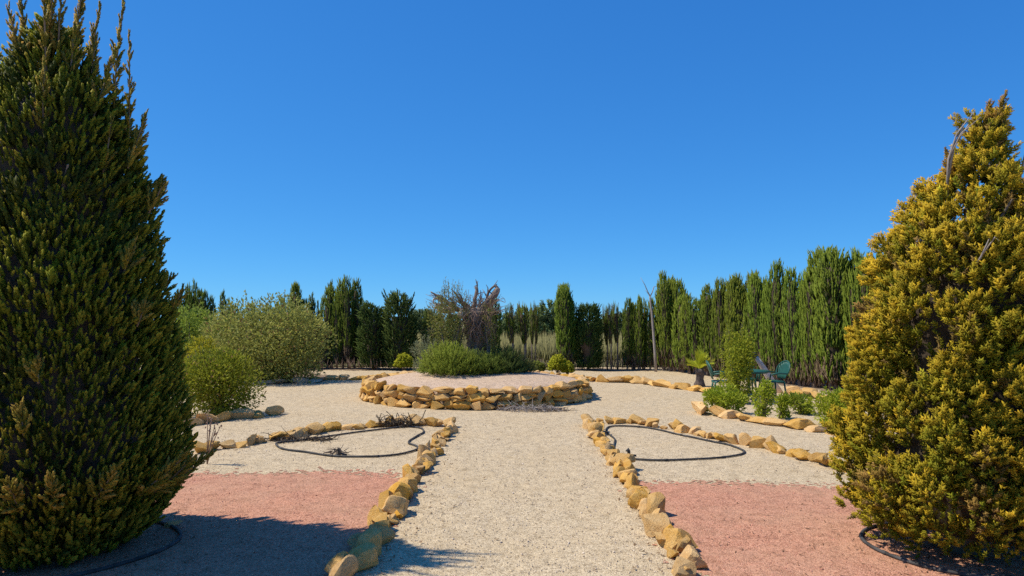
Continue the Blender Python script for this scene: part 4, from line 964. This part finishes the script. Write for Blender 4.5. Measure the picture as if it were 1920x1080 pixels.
# ------------------------------------------------------------------ green garden table and chairs
def chair_parts():
    out = {}
    sv, sf = [], []
    # seat: rounded slab
    def rounded(w, dep, th, z, n=20, k=.35):
        a = np.linspace(0, 2 * math.pi, n, endpoint=False); e = 2 / (2 + 6 * k)
        x = np.sign(np.cos(a)) * np.abs(np.cos(a)) ** .6 * w / 2; y = np.sign(np.sin(a)) * np.abs(np.sin(a)) ** .6 * dep / 2
        V = np.vstack([np.column_stack([x, y, np.full(n, z)]), np.column_stack([x, y, np.full(n, z - th)]), [[0, 0, z - .008]], [[0, 0, z - th]]]); F = []
        for i in range(n):
            j = (i + 1) % n; F += [(i, i + n, j + n, j), (2 * n, i, j, j), (2 * n + 1, j + n, i + n, i + n)]
        return V, F
    out['seat'] = join([rounded(.46, .44, .03, .38)])
    # round shell back: rim and fan of slats on a slightly dished surface
    def bp(x, z):                                      # x across, z along the back -> 3-D point
        return np.array([x, .20 + .30 * z + .55 * x * x * 0 - .35 * x * x, .40 + .92 * z])
    rim = []
    for a in np.linspace(-.15 * math.pi, 1.15 * math.pi, 26): rim.append(bp(.25 * math.cos(a), .21 + .21 * math.sin(a)))
    out['back_rim'] = join([tube(rim, .016, 6)])
    sl = []
    for k in range(-4, 5):
        x0 = k * .035; x1 = k * .054; top = .21 + .21 * math.sqrt(max(0, 1 - (x1 / .25) ** 2))
        P = [bp(x0 + (x1 - x0) * u, .02 + (top - .02) * u) for u in np.linspace(0, 1, 6)]
        V, F = [], []
        for i, p in enumerate(P):
            wv = .0155 + .008 * i / 5
            V += [p + (-wv, 0, 0), p + (wv, 0, 0), p + (wv, .012, 0), p + (-wv, .012, 0)]
        for i in range(5):
            for e in range(4): F.append((i * 4 + e, i * 4 + (e + 1) % 4, i * 4 + 4 + (e + 1) % 4, i * 4 + 4 + e))
        F += [(0, 3, 2, 1), (20, 21, 22, 23)]; sl.append(join([(np.array(V), F)]))
    out['slat'] = sl
    out['leg'] = [join([tube([(sx * .19, sy * .17, .365), (sx * .22, sy * .21, .0)], [.02, .016], 8)]) for sx in (-1, 1) for sy in (-1, 1)]
    out['armrest'] = [join([tube([(sx * .215, -.17, .36), (sx * .25, -.16, .52), (sx * .26, .02, .55), (sx * .25, .22, .53)], [.016, .018, .022, .016], 8)]) for sx in (-1, 1)]
    return out
cp = chair_parts(); CM = {}
for k, val in cp.items():
    CM[k] = [mesh_np(k, *m, M_GREEN, smooth=(k not in ('slat',))) for m in (val if isinstance(val, list) else [val])]
def chair(label, x, y, face):
    """face: direction (radians) the sitter looks"""
    t = thing('garden_chair', label, 'chair', (x, y, float(gz(x, y))), 'green garden chairs', face + math.pi / 2)
    rim = None
    for k, ms in CM.items():
        for m in ms:
            o = obj(k, m, rim if k == 'slat' else t)
            if k == 'back_rim': rim = o
    return t
TX, TY = XD(1404, 15.1), 15.1
chair('green garden chair beside the cycad, facing the table', TX - .54, TY + .02, math.radians(-8))
chair('green garden chair with its round back behind the table', TX + .16, TY + .78, math.radians(-97))
chair('green garden chair nearest the hedge with the leaning back', TX + .54, TY + .16, math.radians(188))
tb = thing('garden_table', 'green round garden table between the green chairs', 'table', (TX, TY, float(gz(TX, TY))))
a = np.linspace(0, 2 * math.pi, 32, endpoint=False); R_ = .40
V = np.vstack([np.column_stack([q * np.cos(a), q * np.sin(a), np.full(32, z_)]) for q, z_ in ((.39, .61), (.40, .60), (.40, .57), (.37, .555))] + [[[0, 0, .61]], [[0, 0, .555]]]); F = []
for i in range(3):
    for k in range(32): F.append((i * 32 + k, (i + 1) * 32 + k, (i + 1) * 32 + (k + 1) % 32, i * 32 + (k + 1) % 32))
for k in range(32): F += [(128, k, (k + 1) % 32, (k + 1) % 32), (129, 96 + (k + 1) % 32, 96 + k, 96 + k)]
vv, ff = join([(V, F)]); obj('table_top', mesh_np('table_top', vv, ff, M_GREEN), tb)
vv, ff = join([tube([(0, 0, .56), (0, 0, .3), (0, 0, .12)], [.045, .03, .05], 12)]); obj('pedestal', mesh_np('pedestal', vv, ff, M_GREEN, smooth=True), tb)
for k in range(4):
    an = k * math.pi / 2 + .4; vv, ff = join([tube([(.02 * math.cos(an), .02 * math.sin(an), .16), (.16 * math.cos(an), .16 * math.sin(an), .12), (.28 * math.cos(an), .28 * math.sin(an), .012)], [.026, .022, .016], 8)]); obj('leg', mesh_np('leg', vv, ff, M_GREEN, smooth=True), tb)

# ------------------------------------------------------------------ far pines and dry grass beyond the hedge
def pine(label, px, d, top, halfw, seed):
    r = np.random.default_rng(seed); x = XD(px, d); h = ZD(top, d); w = halfw / FOC * d
    t = thing('pine_tree', label, 'pine', (x, d, 0), 'pines beyond the hedge'); n = 560
    lc = r.normal(size=(14, 3)); lc /= np.linalg.norm(lc, axis=1)[:, None]; lc = lc * np.array([w * .62, w * .62, h * .36]) + np.array([0, 0, h * .5]); k = r.integers(0, 14, n); u = r.normal(size=(n, 3)); u /= np.linalg.norm(u, axis=1)[:, None]
    P = lc[k] + u * np.array([w * .45, w * .45, h * .26]) * r.uniform(.6, 1.05, n)[:, None]; P[:, 2] = np.clip(P[:, 2], .3, h)
    v, f, c = scatter(TUFTS, P, frames(u + np.array([0, 0, .6]), r), r.uniform(.55, .95, n) * h / 4, tints(n, (.07, .10, .04), (.10, .14, .05), r), tints(n, (.12, .17, .06), (.17, .22, .08), r), r)
    obj('crown', mesh_np('crown', v, f, M_CYPRESS, c), t)
    vv, ff = join([tube([(0, 0, -.05), (.1, 0, h * .35), (0, 0, h * .7)], [.16, .12, .06], 7)] + [tube([(0, 0, h * .3), tuple(lc[i] * .6 + np.array([0, 0, h * .2])), tuple(lc[i])], [.07, .05, .02], 5) for i in range(8)]); obj('trunk', mesh_np('trunk', vv, ff, M_BARK, smooth=True), t)
pine('rounded pale pine far beyond the hedge, nearest the stump', 948, 56, 594, 28, 401)
pine('rounded pine far beyond the hedge behind the thin cypresses', 985, 54, 586, 32, 402)
pine('tallest rounded pine beyond the hedge, left of the tall pointed cypress', 1028, 52, 573, 38, 403)
pine('low pine beyond the hedge seen between the ragged cypress and the thin pair', 1132, 58, 592, 32, 404)
pine('low pine beyond the hedge seen behind the lone narrow cypress', 1172, 55, 594, 30, 405)
pine('pale pine beyond the hedge seen through the gap beside the ragged cypress', 690, 56, 588, 42, 406)
pine('pale pine beyond the hedge seen left of the stump', 788, 56, 588, 32, 407)

r = np.random.default_rng(55); n = 12000
X = r.uniform(-13, 9, n); Y = 25.6 + r.random(n) ** 1.5 * 16; hh = r.uniform(.45, 1.15, n)
P = np.column_stack([X, Y, np.full(n, .03)]); d = np.column_stack([r.normal(0, .14, n), r.normal(0, .14, n), np.ones(n)])
v, f, c = scatter([spindle((0, 0, 0), (0.05, 0, 1), 1.0, .02, 3, .4)], P, frames(d, r), hh, tints(n, (.13, .14, .05), (.20, .20, .07), r), tints(n, (.21, .21, .08), (.31, .29, .13), r), r)
tag(obj('dry_grass', mesh_np('dry_grass', v, f, M_DRY, c)), 'tall dry grass growing beyond the far hedge', 'grass', kind='stuff')
# dead tussocks along the hedge foot
n = 2600; u = r.random(n); side = r.random(n) < .5
hx = np.where(side, -11.5 + u * 16.3, 4.95 + u * 3.6); hy = np.where(side, 24.1 + r.normal(0, .22, n), 24.1 - u * 9.2 + r.normal(0, .2, n))
P = np.column_stack([hx + r.normal(0, .12, n), hy, np.zeros(n)]); d = np.column_stack([r.normal(0, .3, n), r.normal(0, .3, n), np.ones(n)])
v, f, c = scatter([spindle((0, 0, 0), (.1, 0, 1), 1.0, .022, 3, .4)], P, frames(d, r), r.uniform(.15, .5, n), tints(n, (.15, .10, .06), (.24, .17, .11), r), tints(n, (.22, .15, .09), (.34, .25, .17), r), r)
tag(obj('dry_undergrowth', mesh_np('dry_undergrowth', v, f, M_DRY, c)), 'brown dead stalks along the foot of the hedges', 'undergrowth', kind='stuff')
# soil strip under the hedges and in the big bush's bed
def soil(name, label, pts, seed): gravel_patch(name, label, pts, M_SOIL, step=.09, ragged=.12, lift=.005, seed=seed)
soil('hedge_soil_ground', 'dark strip of soil under the far hedge', [(-12, 23.75), (4.6, 23.6), (4.6, 24.6), (-12, 25.2)], 61)
soil('hedge_soil_ground', 'brown strip of soil under the sunlit hedge', [(4.7, 24.4), (5.4, 23.0), (7.1, 17.4), (8.6, 12.6), (9.6, 12.6), (8.4, 17.4), (6.3, 24.4)], 62)
soil('bush_bed_ground', 'dark bed of soil under the huge round bush', [G(430, 721), G(600, 715), G(640, 706), G(560, 697), G(430, 697)], 63)

# ------------------------------------------------------------------ litter, twigs, loose stones
def twig_heap(name, label, loc, rx, ry, h, n, length, col, seed, curl=.4):
    r = np.random.default_rng(seed); t = thing(name, label, 'dead twigs', loc); tr = []
    for i in range(n):
        a = r.uniform(0, 6.28); q = math.sqrt(r.random()); p = np.array([rx * q * math.cos(a), ry * q * math.sin(a), r.uniform(0, h) * (1 - q * .7)]); b = r.uniform(0, 6.28); L = length * r.uniform(.5, 1.3)
        e = p + np.array([math.cos(b), math.sin(b), r.normal(0, .35)]) * L; e[2] = max(e[2], .004); m = (p + e) / 2 + r.normal(0, curl * L * .3, 3); m[2] = max(m[2], .008)
        tr.append(tube([p + (0, 0, .006), m, e], [.006, .005, .002], 4))
    vv, ff = join(tr); obj('twigs', mesh_np('twigs', vv, ff, col, smooth=True), t)['kind'] = 'stuff'
    return t
p = G(995, 770); twig_heap('twig_heap', 'heap of grey dry twigs against the round stone wall', (*p, 0.0), .55, .16, .12, 240, .16, M_GREYBARK, 81)
p = G(1040, 770); twig_heap('twig_heap', 'thin scatter of dry twigs right of the twig heap', (*p, 0.0), .35, .14, .05, 70, .14, M_BARK, 82)
p = G(745, 800); dp = thing('dead_plant', 'dead brown plant with curled stems among the bed stones', 'dead plant', (*p, 0.0))
tr = []; r = np.random.default_rng(83)
for i in range(60):
    a = r.uniform(0, 6.28); L = r.uniform(.1, .3); b = np.array([r.uniform(-.28, .28), r.uniform(-.12, .12), .01]); e = b + np.array([math.cos(a) * .6, math.sin(a) * .4, r.uniform(.1, .9)]) * L
    tr.append(tube([b, (b + e) / 2 + r.normal(0, .03, 3) + (0, 0, .03), e, e + np.array([r.normal(0, .03), 0, -.03])], [.008, .007, .006, .003], 4))
vv, ff = join(tr); obj('stems', mesh_np('stems', vv, ff, M_INNER, smooth=True), dp)
p = G(634, 850); twig_heap('twig_heap', 'small dead sprig lying on the hose loop', (*p, 0.0), .12, .06, .06, 40, .1, M_BARK, 84)
p = G(560, 826); twig_heap('twig_heap', 'dry branches lying along the bed stones at the hose end', (*p, 0.0), .55, .1, .06, 70, .26, M_INNER, 85)
# thin seed stalk beside the dark conifer
p = G(388, 872); wd = thing('dry_weed', 'dry weed stalk with seed heads beside the dark conifer', 'weed', (*p, 0.0)); tr = []
for i in range(6):
    e = np.array([r.uniform(-.02, .22), r.uniform(-.05, .05), r.uniform(.35, .62)]); tr.append(tube([(0, 0, 0), e * .5 + (0, 0, .05), e], [.006, .005, .003], 4))
    for k in range(5): q_ = e * (.7 + .07 * k) + r.normal(0, .025, 3); v_, f_, _t = spindle(q_, (0, 0, 1), .03, .012, 4, .5); tr.append((v_, f_))
vv, ff = join(tr); obj('stalks', mesh_np('stalks', vv, ff, M_ROOT), wd)
# pale flat stone in the shade of the dark conifer
sp_ = G(325, 986); tag(obj('flat_stone', ROCKS[3], None, (*sp_, .02), (0.1, .05, .5), (.07, .05, .025)), 'small flat stone in the shade of the dark conifer', 'stone')

# fallen leaves and bits
n = 900; r = np.random.default_rng(91); pts = []
def along(line, k, sx, sy):
    L = np.array(line); i = r.integers(0, len(L) - 1, k); u = r.random((k, 1)); return L[i] * (1 - u) + L[i + 1] * u + r.normal(0, 1, (k, 2)) * (sx, sy)
pts = np.vstack([along(PATH_L, 120, .16, .1) + (.15, 0), along(PATH_R, 150, .14, .1) + (-.1, 0), along(BED_L, 260, .2, .12) - (0, .12), along(BED_R, 90, .2, .12), np.column_stack([r.uniform(-1.2, 1.3, 130), r.uniform(5, 12, 130)]), np.column_stack([r.uniform(-6, 6, 240), r.uniform(10, 22, 240)])])
inside = np.hypot(pts[:, 0] - BC[0], pts[:, 1] - BC[1]) < BR + .2; pts = pts[~inside]; n = len(pts)
P = np.column_stack([pts, gz(pts[:, 0], pts[:, 1]) + .012]); dirs = np.column_stack([r.normal(size=(n, 2)), r.normal(0, .18, n)])
f_ = frames(dirs, r, False); rot = np.stack([f_[:, :, 0], f_[:, :, 2], -f_[:, :, 1]], axis=2)
v, f, c = scatter(LEAF, P, rot, r.uniform(.018, .05, n), tints(n, (.16, .10, .05), (.30, .20, .11), r), tints(n, (.20, .13, .06), (.36, .25, .14), r), r)
tag(obj('fallen_leaves', mesh_np('fallen_leaves', v, f, M_DRY, c)), 'small brown fallen leaves scattered over the gravel', 'leaves', kind='stuff')

n = 2600; k = r.random(n) < .5; q = np.abs(r.normal(0, .75, n)); aa = r.uniform(0, 6.28, n)
X = np.where(k, lc_[0], rc[0]) + q * np.cos(aa) * 1.25; Y = np.where(k, lc_[1], rc[1]) + q * np.sin(aa)
P = np.column_stack([X, Y, gz(X, Y) + .010]); dirs = np.column_stack([r.normal(size=(n, 2)), r.normal(0, .12, n)])
f_ = frames(dirs, r, False); rot = np.stack([f_[:, :, 0], f_[:, :, 2], -f_[:, :, 1]], axis=2)
v, f, c = scatter(LEAF_NARROW, P, rot, r.uniform(.02, .06, n), tints(n, (.14, .085, .04), (.26, .17, .09), r), tints(n, (.18, .11, .05), (.32, .21, .11), r), r)
tag(obj('needle_litter', mesh_np('needle_litter', v, f, M_DRY, c)), 'brown dead needles and scales under the two conifers', 'leaves', kind='stuff')

# loose coarse grains lying on the gravel near the camera
def octa(seed):
    r = np.random.default_rng(seed); V = np.array([(1, 0, 0), (0, 1, 0), (-1, 0, 0), (0, -1, 0), (0, 0, .75), (0, 0, -.6)]) * r.uniform(.65, 1.2, (6, 1))
    return V, np.array([(0, 1, 4), (1, 2, 4), (2, 3, 4), (3, 0, 4), (1, 0, 5), (2, 1, 5), (3, 2, 5), (0, 3, 5)]), np.zeros(6)
n = 13000; u = r.random(n); Y = 4.2 * (13.0 / 4.2) ** u; X = r.uniform(-1, 1, n) * Y * .75
polyL = [(-7.5, yl), (-1.28, yl - .1)] + [q for q in PATH_L[::-1] if q[1] < yl - .2] + [(-1.0, 3.0), (-7.5, 3.0)]
polyR = [(1.2, yr), (7.0, yr - .3), (7.0, 3.0), (1.05, 3.0)] + [q for q in PATH_R if q[1] < yr - .1]
xy = np.column_stack([X, Y]); red = poly_inside(polyL, xy + r.normal(0, .1, xy.shape)) | poly_inside(polyR, xy + r.normal(0, .1, xy.shape))
rot = frames(r.normal(size=(n, 3)), r); s = r.uniform(.004, .0085, n) * (1 + .7 * (r.random(n) < .06))
colr = np.where(red[:, None], tints(n, (.42, .19, .115), (.62, .34, .23), r, .2), tints(n, (.46, .37, .25), (.74, .63, .48), r, .18))
v, f, c = scatter([octa(1), octa(2), octa(3)], np.column_stack([xy, gz(X, Y) + .004]), rot, s, colr, colr, r)
M_GRAIN = foliage_mat('gravel_grains', 0.0, .95, .1, .1)
tag(obj('loose_gravel', mesh_np('loose_gravel', v, f, M_GRAIN, c)), 'loose coarse grains lying on the gravel', 'gravel', kind='stuff')
